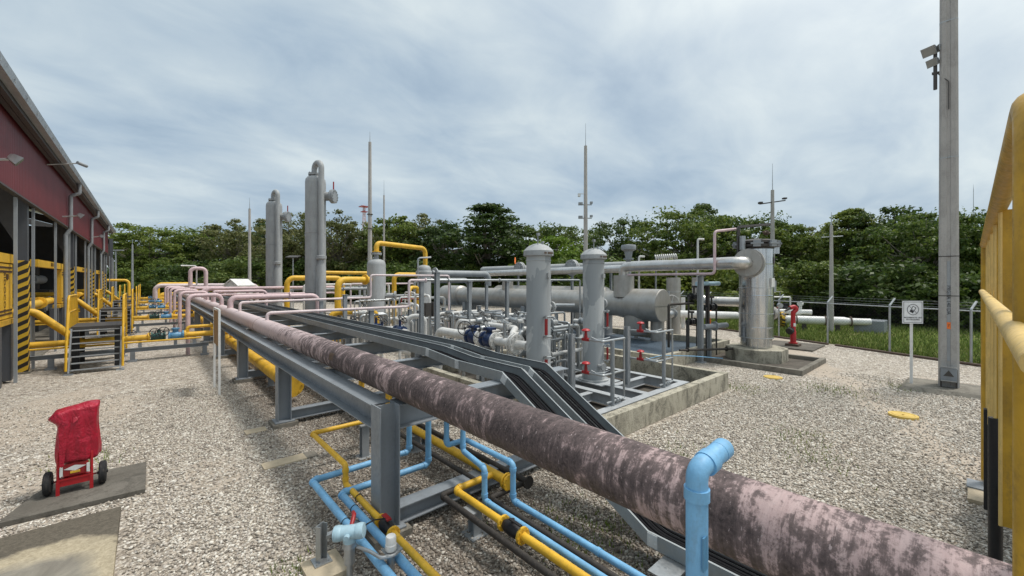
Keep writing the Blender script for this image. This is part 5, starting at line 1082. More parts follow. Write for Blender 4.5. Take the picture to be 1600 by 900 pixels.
part(MB().tube([(sx - .75, sy + .35, 3.9), (sx - .75, sy + .35, 4.95), (sx + .55, sy - .3, 5.1)], .06, .05, 4), 'davit_arm', 'dark_steel', t)
part(MB().cyl((sx - .78, sy + .2, 4.1), (sx - .78, sy + .2, 4.6), .1, n=14), 'actuator', 'galvanised', t)
part(MB().cyl((sx - .5, sy - .4, 4.72), (sx + .5, sy - .3, 4.76), .045, n=10).lathe((sx - .2, sy - .38, 4.72), [(.04, 0), (.1, .03), (.1, .07), (.04, .1)], (1, 0, 0), 12), 'lid_spindle', 'label_brown', t)
part(MB().obox(Vector((sx, sy, 2.9)) + Vector((-.2, -.98, 0)) * .575, (.10, -.02, 0), (.01, .04, 0), (0, 0, .16)), 'name_plate', 'white', t)
part(MB().obox(Vector((sx, sy, 3.7)) + Vector((.05, -1, 0)) * .575, (.05, 0, 0), (0, .015, 0), (0, 0, .12)), 'gauge_plate', 'dark_steel', t)
part(MB().obox(Vector((sx, sy, 2.75)) + RT * .68, RT * .06, (.03, .03, 0), (0, 0, .22)), 'step_bracket', 'galvanised', t)
e = Vector((sx, sy, 1.75)) + RT * .55
part(MB().lathe(e, [(.25, 0), (.27, .04), (.22, .16), (.1, .24), (.01, .26)], RT, 24), 'manway_dome', 'cladding', t)
part(MB().tube([e + Vector((0, 0, .8)), e + RT * .35 + Vector((0, 0, .8)), e + RT * .35 + Vector((0, 0, .35))], .012, .03, 6).cyl(e + RT * .35 + Vector((.0, .0, .28)) - Vector((.5, .5, 0)) * .08, e + RT * .35 + Vector((0, 0, .28)) + Vector((.5, .5, 0)) * .08, .09, n=16), 'pressure_gauge', 'galvanised', t)
# pipework left of the stainless vessel
piperun('pink_vent_pipe', 'pink pipe rising beside the stainless vessel lid and running back along the clad pipe', 'pipe', [(16.6, 10.6, 3.22), (15.6, 6.3, 3.22), (15.6, 6.3, 4.78), (16.5, 5.9, 4.9)], .05, 'pink', bend=.14)
steelpost(15.0, 6.55, 3.15, 'pale grey steel post just left of the stainless vessel', None, .16)
piperun('white_outlet_pipe', 'white lagged pipe elbow left of the stainless vessel at mid height', 'pipe', [(18.6, 8.3, 3.1), (18.6, 8.3, 2.05), (19.0, 6.2, 2.05), (18.0, 5.4, 2.05)], .2, 'clad_pipe', bend=.5, n=18)
def tfit(x, y, z, lab, L=.9):
    t = thing('control_valve', lab, 'valve', (x, y, 0), 'dark control valves by the stainless vessel')
    part(MB().cyl((x - L / 2, y, z), (x + L / 2, y, z), .07, n=12).flange((x - L * .25, y, z), (1, 0, 0), .14, .05).flange((x + L * .25, y, z), (1, 0, 0), .14, .05).lathe((x, y, z - .12), [(.05, 0), (.13, .05), (.13, .2), (.05, .25)], n=14), 'body', 'black', t)
    part(MB().cyl((x, y, z + .1), (x, y, z + .34), .035, n=8).cyl((x, y, z + .34), (x, y, z + .42), .10, n=14), 'actuator', 'dark_steel', t)
    for e_ in (-1, 1): part(MB().cyl((x + e_ * L / 2, y, 0), (x + e_ * L / 2, y, z), .035, n=8), 'stand', 'dark_steel', t)
    return t
tfit(16.0, 6.9, 2.75, 'upper dark control valve left of the stainless vessel'); tfit(15.9, 7.2, 2.35, 'second dark control valve from the top, left of the stainless vessel'); tfit(16.3, 6.7, 1.95, 'third dark control valve from the top, left of the stainless vessel'); tfit(16.6, 7.6, 1.3, 'lowest dark control valve left of the stainless vessel')
piperun('blue_grey_pipe', 'blue grey pipe with rounded end beside the upper dark control valve', 'pipe', [(15.35, 6.85, 2.85), (16.5, 6.5, 2.85)], .08, 'pale_blue', supports=((15.9, 6.68, 2.77, .03),), smat='dark_steel')
piperun('blue_grey_pipe', 'lower blue grey pipe running level into the stainless vessel basin', 'pipe', [(15.4, 6.6, 1.25), (16.7, 6.3, 1.25)], .10, 'grey_paint', supports=((15.7, 6.53, 1.15, .03),), flanges=(((16.0, 6.46, 1.25), (1, -.28, 0)),))
piperun('dark_drain_pipe', 'dark brown drain pipe rising at the corner of the blue floored basin', 'pipe', [(14.1, 7.3, .55), (14.1, 7.3, 2.1), (15.6, 7.1, 2.1)], .045, 'black_pipe', bend=.08)
piperun('dark_drain_pipe', 'dark drain pipe lying from the blue floored basin to the stainless vessel pedestal', 'pipe', [(13.4, 6.55, .62), (16.4, 5.9, .42)], .04, 'black_pipe', flanges=(((13.8, 6.47, .6), (1, -.2, 0)), ((15.9, 6.0, .45), (1, -.2, 0))))
piperun('water_hose', 'thin pale blue hose lying over the basin walls', 'hose', [(11.6, 7.4, .28), (12.6, 6.75, .52), (13.6, 6.2, .45), (15.3, 5.9, .2)], .013, 'blue_pipe', bend=.3, n=8)
v = thing('gate_valve', 'large grey gate valve with open spoked handwheel beyond the vessel end', 'valve', (18.6, 9.6, 0))
part(MB().cyl((18.6, 9.6, 0), (18.6, 9.6, 1.2), .1, n=12).lathe((18.2, 9.6, 1.35), [(.1, 0), (.24, .02), (.24, .08), (.14, .12), (.2, .3), (.2, .5), (.14, .68), (.24, .72), (.24, .78), (.1, .8)], (1, 0, 0), 18), 'body', 'galvanised', v)
part(MB().wheel((18.35, 9.35, 1.95), (-.75, -.66, .1), .32, .022, 5), 'handwheel', 'white_pipe', v); part(MB().cyl((18.6, 9.6, 1.5), (18.75, 9.7, 2.45), .03), 'stem', 'galvanised', v)
# upper header behind the scrubbers
u = piperun('upper_header', 'long grey header pipe high behind the scrubber vessels', 'pipe', [(20.2, 26.1, 3.75), (20.2, 10.5, 3.75)], .28, 'vessel_grey', n=20, supports=((20.2, 22, 3.45, 0), (20.2, 14, 3.45, 0)))
for y in (21.0, 16.3): part(MB().cyl((19.95, y, 3.75), (19.2, y, 3.75), .24, n=18).flange((19.5, y, 3.75), (1, 0, 0), .48, .12, 24, 12).flange((19.35, y, 3.75), (1, 0, 0), .48, .12, 24, 12), 'branch_stub', 'vessel_grey', u)
part(MB().lathe((20.2, 26.1, 3.75), [(.28, 0), (.24, .16), (.12, .24), (.01, .26)], (0, 1, 0), 20), 'end_cap', 'vessel_grey', u)
part(MB().obox((19.45, 21.5, 4.35), (.2, .2, .16), (.07, .04, 0), (0, .02, .09)), 'valve_lever', 'orange', u)
piperun('clad_header', 'bright clad pipe running behind the scrubber vessels to the clad pipe elbow', 'pipe', [(18.4, 24, 3.45), (17.7, 11.3, 3.55)], .2, 'clad_pipe', n=18, supports=((17.9, 15, 3.25, 0),))
t = thing('rear_vessel', 'dull aluminium clad vessel lying behind the long insulated vessel', 'vessel', (19.6, 14, .3))
part(MB().lathe((19.6, 14, 1.9), [(.01, -.3), (.4, -.26), (.66, -.1), (.7, 0), (.7, 9.4), (.66, 9.5), (.4, 9.7), (.01, 9.75)], (0, 1, 0), 36), 'shell', 'cladding', t)
for y in (16, 21.5): part(MB().box(19.2, y - .15, 0, 20, y + .15, 1.35), 'saddle', 'grey_paint', t)
t = thing('vent_stack', 'short grey vent with mushroom cap behind the clad pipe', 'vent', (19.2, 12.2, 0))
part(MB().cyl((19.2, 12.2, 0), (19.2, 12.2, 4.15), .14, n=16).flange((19.2, 12.2, 4.1), (0, 0, 1), .26, .06), 'pipe', 'grey_paint', t); part(MB().lathe((19.2, 12.2, 4.15), [(.16, 0), (.22, .35), (.38, .45), (.40, .62), (.36, .7), (.05, .74)], n=24), 'cap', 'grey_paint', t)
t = thing('coil_cooler', 'pale finned coil held up on thin posts behind the clad pipe', 'cooler', (21.0, 10.8, 0))
a0, a1 = Vector((20.6, 11.4, 4.2)), Vector((21.1, 10.5, 4.25)); d = (a1 - a0).normalized(); m = MB()
for i in range(11): m.torus(a0 + (a1 - a0) * (i / 10), (d + Vector((0, 0, .25))).normalized(), .13, .035, 18, 8)
part(m.cyl(a0, a1, .05), 'coil', 'white_pipe', t)
for q in (a0, a1): part(MB().cyl((q.x, q.y, 0), q, .045, n=8), 'post', 'grey_paint', t)
for x, y, h, lab in ((20.4, 12.3, 4.3, 'thin white vent pipe with bent tip, left of the finned coil'), (21.2, 9.4, 5.1, 'thin grey vent pipe with bent tip, right of the finned coil'), (18.9, 18.0, 4.9, 'thin vent pipe with bent tip between the two scrubber caps'), (18.3, 18.6, 4.9, 'second thin vent pipe with bent tip just right of the left scrubber cap')):
    single(MB().tube([(x, y, 0), (x, y, h), (x + .25, y - .2, h - .02)], .055, .1, 8), 'vent_pipe', 'white_pipe', lab, 'pipe')
t = thing('tank_drum', 'clad upright drum behind the boot of the insulated vessel', 'drum', (18.9, 9.9, 0)); part(MB().cyl((19.4, 9.8, .1), (19.4, 9.8, 3.1), .33, n=24), 'shell', 'cladding', t); part(MB().torus((19.4, 9.8, 2.4), (0, 0, 1), .332, .015, 24, 6), 'band', 'galvanised', t)

# ------------------------------------------------------------------ fence
fd = Vector((.42, 1, 0)).normalized(); fn = Vector((1, -.42, 0)).normalized()
def F_(tt, z, off=0): p = Vector((22.6, 2.23, 0)) + fd * tt + fn * off; return Vector((p.x, p.y, z))
t = thing('chain_link_fence', 'grey chain link fence with bent post tops along the yard edge', 'fence', F_(-14, 0))
T0, T1 = -14.4, 33.6
for i in range(21):
    tt = T0 + 2.4 * i; part(MB().tube([F_(tt, 0), F_(tt, 1.95), F_(tt, 2.22, .32)], .038, .05, 8), 'post', 'galvanised', t)
part(MB().cyl(F_(T0, 1.9), F_(T1, 1.9), .022, n=8), 'top_rail', 'galvanised', t)
m = MB(); H_ = 1.86; st_ = .125; L_ = T1 - T0; wv_, wf_ = [], []
for s in (1, -1):
    k = -int(H_ / st_) - 1
    while k * st_ < L_ + H_:
        a = k * st_ if s == 1 else k * st_
        p0, p1 = (a, 0.02), (a + H_, H_ + .02)
        if s == -1: p0, p1 = (a + H_, .02), (a, H_ + .02)
        lo, hi = sorted((p0[0], p1[0]))
        if lo >= 0 and hi <= L_:
            q0, q1 = F_(T0 + p0[0], p0[1], .004 * s), F_(T0 + p1[0], p1[1], .004 * s)
            e = fd * .0022; g = fn * .0022
            wv_ += [q0 - e, q0 + g, q0 + e, q1 - e, q1 + g, q1 + e]; o_ = len(wv_) - 6; wf_ += [(o_, o_ + 1, o_ + 4, o_ + 3), (o_ + 1, o_ + 2, o_ + 5, o_ + 4), (o_ + 2, o_, o_ + 3, o_ + 5)]
        k += 1
m.add(wv_, wf_); part(m, 'wire_mesh', 'column_grey', t)
for z, o_ in ((1.98, .06), (2.08, .17), (2.18, .29)): part(MB().cyl(F_(T0, z, o_), F_(T1, z, o_), .003, n=4), 'barbed_wire', 'galvanised', t)
for a, b in ((T0, -6), (-5.6, 2.0), (2.3, 12)):
    single(MB().tube([F_(a, .04, -.12), F_((a + b) / 2, .05, -.15), F_(b, .04, -.1)], .05, 1, 8), 'ground_pipe', 'label_brown', {T0: 'rusty brown pipe on the ground along the fence behind the concrete pole', -5.6: 'rusty brown pipe on the ground along the fence, by the fire hydrant slab', 2.3: 'rusty brown pipe on the ground along the fence, behind the stainless vessel'}[a], 'pipe')

# ------------------------------------------------------------------ concrete pole with floodlights, sign, hydrant, lids
px_, py_ = 16.35, .42
t = thing('floodlight_pole', 'tall square concrete pole with floodlights and a small box at its foot', 'pole', (px_, py_, 0))
pd = Vector((-.975, -.02, 0)).normalized(); pu = Vector((-pd.y, pd.x, 0))    # pd faces the camera
def polering(z):
    h = .20 - .0026 * z; b = .045; g = .042
    pts = [(h, h - b), (h - b, h), (-h + b, h), (-h, h - b), (-h, -h + b), (-h + b, -h), (h - b, -h), (h, -h + b), (h, -g), (h - .02, -g + .012), (h - .02, g - .012), (h, g)]
    return [Vector((px_, py_, z)) + pd * x + pu * y for x, y in pts]
part(MB().rings([polering(z) for z in (.05, 4, 8, 13.5)]), 'shaft', 'pole_concrete', t, bevel=.006)
part(MB().rings([[(px_ - 1.05, py_ + .95, 0), (px_ - .75, py_ - 1.05, 0), (px_ + .8, py_ - .85, 0), (px_ + .7, py_ + .9, 0)], [(px_ - .9, py_ + .8, .10), (px_ - .65, py_ - .9, .10), (px_ + .7, py_ - .75, .10), (px_ + .6, py_ + .8, .10)]]), 'footing', 'old_concrete', t)
for z in (2.55, 3.62, 6.3, 10.0): part(MB().rings([[Vector((px_, py_, z + e)) + (p - Vector((px_, py_, p.z))) * 1.012 for p in polering(z)[:8]] for e in (0, .025)]), 'strap', 'dark_steel' if z < 4 else 'galvanised', t)
fb = Vector((px_, py_, 0)) + pd * .20
part(MB().obox(fb + Vector((0, 0, .46)) + pd * .09, pu * .155, pd * .09, (0, 0, .19)), 'junction_box', 'steel_grey', t, bevel=.01)
jb = [o for o in t.children if o.name.startswith('junction_box')][0]
part(MB().extrude([(-.10, -.06), (.10, -.06), (0, .10)], fb + pd * .182 + Vector((0, 0, .48)), fb + pd * .186 + Vector((0, 0, .48))), 'warning_triangle', 'dark_steel', jb)
for s in (-1, 1): part(MB().obox(fb + pu * .145 * s + Vector((0, 0, .3)) + pd * .05, pu * .018, pd * .03, (0, 0, .3)), 'box_leg', 'dark_steel', t)
part(MB().obox(fb + pd * .2 + Vector((0, 0, .3)), pu * .14, pd * .01, (0, 0, .012)).obox(fb + pd * .2 + Vector((0, 0, .67)), pu * .145, pd * .02, (0, 0, .012)), 'box_trim', 'galvanised', t)
part(MB().obox(fb - pd * .0185 + Vector((0, 0, 2.15)), pu * .033, pd * .001, (0, 0, 1.35)), 'paint_band', 'post_white', t)
part(MB().obox(fb - pd * .014 + Vector((0, 0, 1.76)), pu * .036, pd * .002, (0, 0, .09)), 'orange_tag', 'orange', t)
text('7', .09, fb - pd * .0105 + Vector((0, 0, 1.76)), pu, (0, 0, 1), 'ink', t)
tl_ = 'PRGTA 140 DA'
text(tl_, .12, fb - pd * .0155 + Vector((0, 0, 2.45)), (0, 0, -1), pu, 'ink', t)
# floodlights on a bracket, upper left of the pole as seen from the yard
bz = 8.85; bo = Vector((px_, py_, bz)) + pu * -.0
side = Vector((-.35, .94, 0)).normalized()
part(MB().obox(bo + side * .24 + Vector((0, 0, -.15)), side * .1, pd * .03, (0, 0, .03)).tube([bo + side * .27 + Vector((0, 0, -.6)), bo + side * .27 + Vector((0, 0, .45))], .04, n=8).tube([bo + side * .28 + Vector((0, 0, -.1)), bo + pd * .2 + Vector((0, 0, -.5)), bo + pd * .2 + Vector((0, 0, -1.25))], .012, .08, 6), 'lamp_bracket', 'dark_steel', t)
for i, (dz, az, el, sc_) in enumerate(((.50, .25, .45, .62), (.16, .1, .3, .52), (.52, -.9, .1, .42))):
    d = (Vector((-.75, .6, 0)) + Vector((0, 0, -el)) + pu * az).normalized(); c = bo + side * (.30 + .07 * (i == 0) - .12 * (i == 2)) + Vector((0, 0, dz)); u, v2, _ = frame(d)
    lm = part(MB().rings([[c + d * a * sc_ + u * (sx_ * b * sc_) + v2 * (sy_ * b * .8 * sc_) for sx_, sy_ in ((-1, -1), (1, -1), (1, 1), (-1, 1))] for a, b in ((-.2, .09), (-.12, .17), (.1, .24), (.14, .25))]), 'floodlight', 'galvanised', t)
    part(MB().rings([[c + d * a * sc_ + u * (sx_ * .22 * sc_) + v2 * (sy_ * .175 * sc_) for sx_, sy_ in ((-1, -1), (1, -1), (1, 1), (-1, 1))] for a in (.141, .15)]), 'lens', 'lens', lm)
# phone sign
sx0, sy0 = 16.0, 1.13
t = thing('prohibition_sign', 'white sign forbidding phones on a thin white post beside the concrete pole', 'sign', (sx0, sy0, 0))
sn = Vector((-.73, -.685, 0)).normalized(); su = Vector((sn.y, -sn.x, 0)); su = su if su.y < 0 else -su
part(MB().cbox((sx0, sy0, 1.0), (.06, .06, 2.0)), 'post', 'white', t)
C_ = Vector((sx0, sy0, 2.09)) + sn * .04
part(MB().obox(C_, su * .265, sn * .008, (0, 0, .315)), 'panel', 'sign_white', t)
def ring2(c, r0, r1, n=40):
    vs = [c + su * (math.cos(2 * math.pi * k / n) * r) + Vector((0, 0, math.sin(2 * math.pi * k / n) * r)) for r in (r0, r1) for k in range(n)]
    return vs, [(k, (k + 1) % n, n + (k + 1) % n, n + k) for k in range(n)]
fc = C_ + sn * .0105
part(MB().obox(fc + Vector((0, 0, .285)), su * .235, sn * .001, (0, 0, .006)).obox(fc - Vector((0, 0, .285)), su * .235, sn * .001, (0, 0, .006)).obox(fc - su * .235, su * .006, sn * .001, (0, 0, .285)).obox(fc + su * .235, su * .006, sn * .001, (0, 0, .285)), 'border_line', 'ink_grey', t)
cc = fc + Vector((0, 0, .075)); part(MB().add(*ring2(cc + sn * .002, .135, .155)), 'ban_ring', 'ink_grey', t)
ph_u = (su * .5 + Vector((0, 0, .86))).normalized(); ph_v = (su * .86 - Vector((0, 0, .5))).normalized()
ph = MB(); pc = cc + sn * .0005
for a, b, c2, d2 in ((-.09, .09, -.05, -.036), (-.09, .09, .036, .05), (.075, .09, -.036, .036), (-.09, -.02, -.036, .036)):
    ph.obox(pc + ph_u * (a + b) / 2 + ph_v * (c2 + d2) / 2, ph_u * (b - a) / 2, ph_v * (d2 - c2) / 2, sn * .0012)
part(ph, 'phone_pictogram', 'ink', t)
part(MB().obox(cc + sn * .003, (su * .707 - Vector((0, 0, .707))) * .14, (su * .707 + Vector((0, 0, .707))) * .006, sn * .0008), 'ban_bar', 'ink_grey', t)
text('PROHIBIDO EL USO', .052, fc + sn * .002 - Vector((0, 0, .15)), su, (0, 0, 1), 'ink', t); text('DE CELULARES', .052, fc + sn * .002 - Vector((0, 0, .205)), su, (0, 0, 1), 'ink', t)
# hydrant
hx, hy = 21.5, 5.3
single(MB().box(hx - .9, hy - .9, 0, hx + 1.3, hy + 1.1, .06), 'hydrant_slab', 'dark_slab', 'flat dark slab under the red fire hydrant', 'concrete slab')
t = thing('fire_hydrant', 'red fire hydrant with swan-neck monitor beside the fence', 'hydrant', (hx, hy, .06))
part(MB().cbox((hx, hy, .11), (.5, .5, .1)), 'footing', 'label_brown', t)
part(MB().lathe((hx, hy, .16), [(.17, 0), (.17, .05), (.115, .06), (.115, .55), (.09, .6), (.09, 1.3)], n=20), 'barrel', 'red', t)
part(MB().tube([Vector((hx, hy, 1.4)), Vector((hx, hy, 1.55)), Vector((hx, hy, 1.68)) + RT * .17, Vector((hx, hy, 1.80)) + RT * .05, Vector((hx, hy, 1.74)) - RT * .14], .095, .09, 12), 'monitor', 'red', t)
part(MB().tube([Vector((hx, hy, 1.76)) - RT * .10, Vector((hx, hy, 1.60)) - RT * .36], lambda f: .06 - .02 * f, n=10), 'spout', 'dark_steel', t)
part(MB().cyl(Vector((hx, hy, .75)) - RT * .1, Vector((hx, hy, .70)) - RT * .22 + Vector((-.05, -.05, 0)), .15, n=18), 'outlet_cap', 'black', t)
part(MB().obox(Vector((hx, hy, 1.0)) + Vector((-.08, -.08, 0)), RT * .05, (.01, .01, 0), (0, 0, .07)), 'tag', 'white', t)
single(MB().cyl((14.3, 4.05, .0), (14.3, 4.05, .03), .25, n=32).torus((14.3, 4.05, .025), (0, 0, 1), .2, .012, 28, 6), 'manhole_lid', 'lid_yellow', 'round yellow manhole lid in front of the shallow vessel basin', 'manhole lid', 'yellow manhole lids')
single(MB().cyl((12.36, 1.0, .0), (12.36, 1.0, .05), .25, n=32).torus((12.36, 1.0, .05), (0, 0, 1), .19, .008, 28, 6).cbox((12.36, 1.0, .055), (.12, .03, .02)), 'manhole_lid', 'lid_yellow', 'round yellow manhole lid in the open gravel near the phone sign', 'manhole lid', 'yellow manhole lids')
single(MB().box(18.2, -1.8, 0, 20.2, -.4, .13).box(18.6, -1.4, .13, 19.8, -.8, .16), 'cable_pit', 'old_concrete', 'low concrete pit cover behind the concrete pole', 'pit cover')

# ------------------------------------------------------------------ white pipeline beyond the fence
t = thing('pipeline_trap', 'thick white pipeline with a flanged barrel beyond the fence', 'pipeline', (29, 7, 0))
part(MB().lathe((28.6, 7.5, .62), [(.24, 0), (.24, 2.9), (.19, 3.1), (.19, 4.1)], (.42, -.9, 0), 20), 'barrel', 'white', t)
for k in (.6, 2.0, 3.2): q = Vector((28.6, 7.5, .62)) + Vector((.42, -.9, 0)).normalized() * k; part(MB().torus(q, (.42, -.9, 0), .25, .035, 20, 6), 'band', 'label_brown', t)
part(MB().lathe((28.9, 8.2, 1.05), [(.15, 0), (.15, .8), (.2, .85), (.2, 1.4), (.15, 1.5), (.15, 2.0)], (.42, -.9, 0), 16).cyl((29.5, 6.9, 1.1), (29.5, 6.9, 1.6), .08).cyl((29.35, 6.9, 1.55), (29.65, 6.9, 1.55), .14), 'upper_line', 'white', t)
part(MB().flange((28.55, 7.6, .62), (.42, -.9, 0), .45, .16, 24, 10), 'striped_door', 'hazard_stripes', t)
for k in (1, 2.6): q = Vector((28.6, 7.5, 0)) + Vector((.42, -.9, 0)).normalized() * k; part(MB().cbox((q.x, q.y, .2), (.2, .2, .4)), 'stand', 'dark_steel', t)
t = thing('valve_gantry', 'small gantry of yellow and black valves under a white frame beyond the fence', 'valve set', (29.5, 9, 0))
part(MB().tube([(28.8, 9.6, 0), (28.8, 9.6, 1.9), (30.2, 7.6, 1.9), (30.2, 7.6, 0)], .05, .05, 8), 'frame', 'white', t)
for i in range(6):
    x, y = 28.9 + .22 * i, 9.4 - .32 * i; part(MB().lathe((x, y, .9 + .25 * (i % 2)), [(.12, 0), (.15, .1), (.08, .25), (.14, .3), (.14, .36)], n=12), 'valve', 'yellow' if i % 3 == 0 else ('red_dark' if i % 3 == 1 else 'black'), t); part(MB().cyl((x, y, 0), (x, y, .95 + .25 * (i % 2)), .05, n=8), 'riser', 'black_pipe', t)
single(MB().box(30.2, 3.2, 0, 31.6, 4.5, .7), 'utility_box', 'steel_grey', 'grey metal box in the grass at the end of the white pipeline', 'utility box', bevel=.02)
single(MB().box(27.3, 8.3, 0, 28.2, 9.2, 1.6).box(27.2, 8.2, 1.6, 28.3, 9.3, 1.68), 'control_cabinet', 'blue_valve', 'dark blue control cabinet beyond the fence next to the stainless vessel', 'cabinet')
t = thing('white_far_pipe', 'white pipe low in the grass behind the insulated vessel end', 'pipeline', (24, 12, 0)); part(MB().tube([(22.6, 15.0, .9), (25.2, 10.5, .9), (27.0, 9.6, .8)], .22, .6, 14), 'pipe', 'white', t)
for q in ((23.2, 14.0), (25.0, 10.9)): part(MB().cbox((*q, .35), (.2, .2, .7)), 'stand', 'dark_steel', t)
t = thing('pipe_goalpost', 'orange and white marker posts left of the stainless vessel, beyond the fence', 'marker post', (25.5, 11.5, 0)); part(MB().cyl((25.5, 10.6, 0), (25.5, 10.6, 1.8), .09), 'orange_post', 'orange', t); part(MB().cyl((24.8, 11.9, 0), (24.8, 11.9, 1.9), .12), 'white_post', 'white', t)

# ------------------------------------------------------------------ masts
def mast(x, y, h, rod, lab, r0=.2, mat='mast_concrete', grp='lightning masts'):
    t = thing('lightning_mast', lab, 'mast', (x, y, 0), grp)
    part(MB().cyl((x, y, 0), (x, y, h), r0, r0 * .62, 14), 'shaft', mat, t); part(MB().cyl((x, y, h), (x, y, h + rod), .035, .012, 6), 'rod', 'galvanised', t); return t
def at(px, d, z=0):
    tt = (px - 800) / 640.0; s, c = math.sin(YAW), math.cos(YAW); return d * (s + tt * c), d * (c - tt * s)
def hgt(py, d): return 3 - (py - 437) / 640 * d
x, y = at(578, 35); m1 = mast(x, y, hgt(222, 35), .9, 'tall concrete lightning mast behind the nearer grey column', .2)
part(MB().torus((x, y, hgt(335, 35)), (0, 0, 1), .2, .05, 14, 6).torus((x, y, hgt(357, 35)), (0, 0, 1), .2, .04, 14, 6), 'cable_clamp', 'dark_steel', m1)
x, y = at(600, 52); mast(x, y, hgt(305, 52), 1.9, 'slimmer lightning mast just right of the tall concrete mast', .15)
x, y = at(915, 40); m2 = mast(x, y, hgt(228, 40), 2.2, 'tallest lightning mast with camera dome and lamp arms, between the scrubber caps', .24)
part(MB().cyl((x - .5, y + .4, hgt(305, 40) - .15), (x - .5, y + .4, hgt(305, 40) + .15), .14).cyl((x, y, hgt(303, 40)), (x - .5, y + .4, hgt(303, 40)), .03, n=6), 'camera_dome', 'white', m2)
for pyy in (320, 341): part(MB().obox((x, y, hgt(pyy, 40)), RT * .6, (.05, .05, 0), (0, 0, .035)).obox(Vector((x, y, hgt(pyy, 40) + .2)) + RT * .55, RT * .13, (.1, .1, 0), (0, 0, .1)).obox(Vector((x, y, hgt(pyy, 40) + .1)) - RT * .5, RT * .2, (.15, .15, 0), (0, 0, .12)), 'lamp_arm', 'grey_paint', m2)
x, y = at(1207, 34); m3 = mast(x, y, hgt(297, 34), 2.2, 'concrete mast with lamps on a tilted cross arm behind the stainless vessel', .2)
part(MB().obox((x, y, hgt(316, 34)), RT * 1.05 + Vector((0, 0, .15)), (.05, .05, 0), (0, 0, .04)).obox(Vector((x, y, hgt(311, 34) + .05)) + RT * 1.0, RT * .14, (.1, .1, 0), (0, 0, .06)).obox(Vector((x, y, hgt(318, 34) + .05)) - RT * 1.0, RT * .14, (.1, .1, 0), (0, 0, .08)), 'lamp_arm', 'dark_steel', m3)
x, y = at(1299, 23.5); m4 = mast(x, y, hgt(352, 23.5), .75, 'slim pale mast with a thin cross arm just beyond the fence', .12)
part(MB().cyl(Vector((x, y, hgt(371, 23.5))) - RT * .55, Vector((x, y, hgt(369, 23.5))) + RT * .65, .03, n=8), 'cross_arm', 'galvanised', m4)
x, y = at(390, 45); mast(x, y, hgt(326, 45), 1.2, 'concrete lightning mast left of the farther grey column', .18)
x, y = at(207, 52); mast(x, y, hgt(388, 58), .3, 'plain white mast near the far end of the shed', .13, 'post_white')
x, y = at(181, 56); m5 = mast(x, y, hgt(393, 56), .05, 'white T-shaped lamp post right beside the far end of the shed', .13, 'post_white', None)
part(MB().obox((x, y, hgt(391, 56)), RT * 1.0, (.1, .1, 0), (0, 0, .07)), 'lamp_arm', 'post_white', m5)
x, y = at(1521, 90); mast(x, y, hgt(295, 90), 1, 'thin distant mast rising over the trees right of the concrete pole', .08, 'galvanised')
x, y = at(784, 60); mast(x, y, hgt(352, 60), .4, 'thin white mast among the trees left of the left scrubber cap', .09, 'post_white')
x, y = at(569, 300); t = thing('radio_tower', 'distant red and white lattice radio tower above the trees', 'tower', (x, y, 0))
m = MB()
for sx_, sy_ in ((-1, -1), (1, -1), (1, 1), (-1, 1)): m.cyl((x + sx_ * 2.2, y + sy_ * 2.2, 0), (x + sx_ * .5, y + sy_ * .5, hgt(322, 300)), .22, n=5)
for z in range(4, 56, 3):
    f = 1 - z / 57 * .77; m.cyl((x - 2.2 * f, y - 2.2 * f, z), (x + 2.2 * f, y + 2.2 * f, z + 3), .14, n=4).cyl((x + 2.2 * f, y - 2.2 * f, z), (x - 2.2 * f, y + 2.2 * f, z + 3), .14, n=4)
part(m, 'lattice', 'pink', t); part(MB().cbox((x, y, hgt(323, 300)), (6, 6, .5)).cbox((x, y, hgt(331, 300)), (4, 4, .5)), 'platform', 'red_dark', t)
x, y = at(458, 42); t = thing('solar_lamp', 'solar lamp post between the two tall grey columns', 'lamp', (x, y, 0)); part(MB().cyl((x, y, 0), (x, y, hgt(402, 42)), .06, n=8), 'post', 'galvanised', t); part(MB().obox((x, y, hgt(401, 42)), RT * .6, (.25, .25, .1), (0, 0, .04)), 'panel', 'dark_steel', t)

# ------------------------------------------------------------------ far sheds
def lowshed(px, d, w, h, lab, roof='blue_roof'):
    x, y = at(px, d); t = thing('blue_roofed_shed', lab, 'shed', (x, y, 0), 'low open sheds with blue roofs')
    part(MB().rings([[Vector((x, y, h)) + RT * a + Vector((-.665, -.747, 0)) * b + Vector((0, 0, e)) for a, b, e in ((-w / 2, -3, .7), (w / 2, -3, .7), (w / 2, 3, 0), (-w / 2, 3, 0))], [Vector((x, y, h + .15)) + RT * a + Vector((-.665, -.747, 0)) * b + Vector((0, 0, e)) for a, b, e in ((-w / 2, -3, .7), (w / 2, -3, .7), (w / 2, 3, 0), (-w / 2, 3, 0))]]), 'roof', roof, t)
    for a in (-.46, -.15, .15, .46): q = Vector((x, y, 0)) + RT * w * a; part(MB().cyl((q.x, q.y, 0), (q.x, q.y, h + .3), .08, n=8), 'post', 'grey_paint', t)
    q = Vector((x, y, 0)) + Vector((.665, .747, 0)) * 2.5; part(MB().obox(q + Vector((0, 0, h * .4)), RT * w * .45, (.1, .1, 0), (0, 0, h * .4)), 'back_wall', 'dark_unit', t)
lowshed(262, 76, 8.5, 2.7, 'low open shed with blue roof, left of the pink pipe loop'); lowshed(330, 78, 6.5, 2.7, 'low open shed with blue roof, right of the pink pipe loop')
x, y = at(374, 42); t = thing('white_hut', 'small white gabled hut left of the farther grey column', 'hut', (x, y, 0))
f1 = Vector((-.665, -.747, 0)); o_ = Vector((x, y, 0))
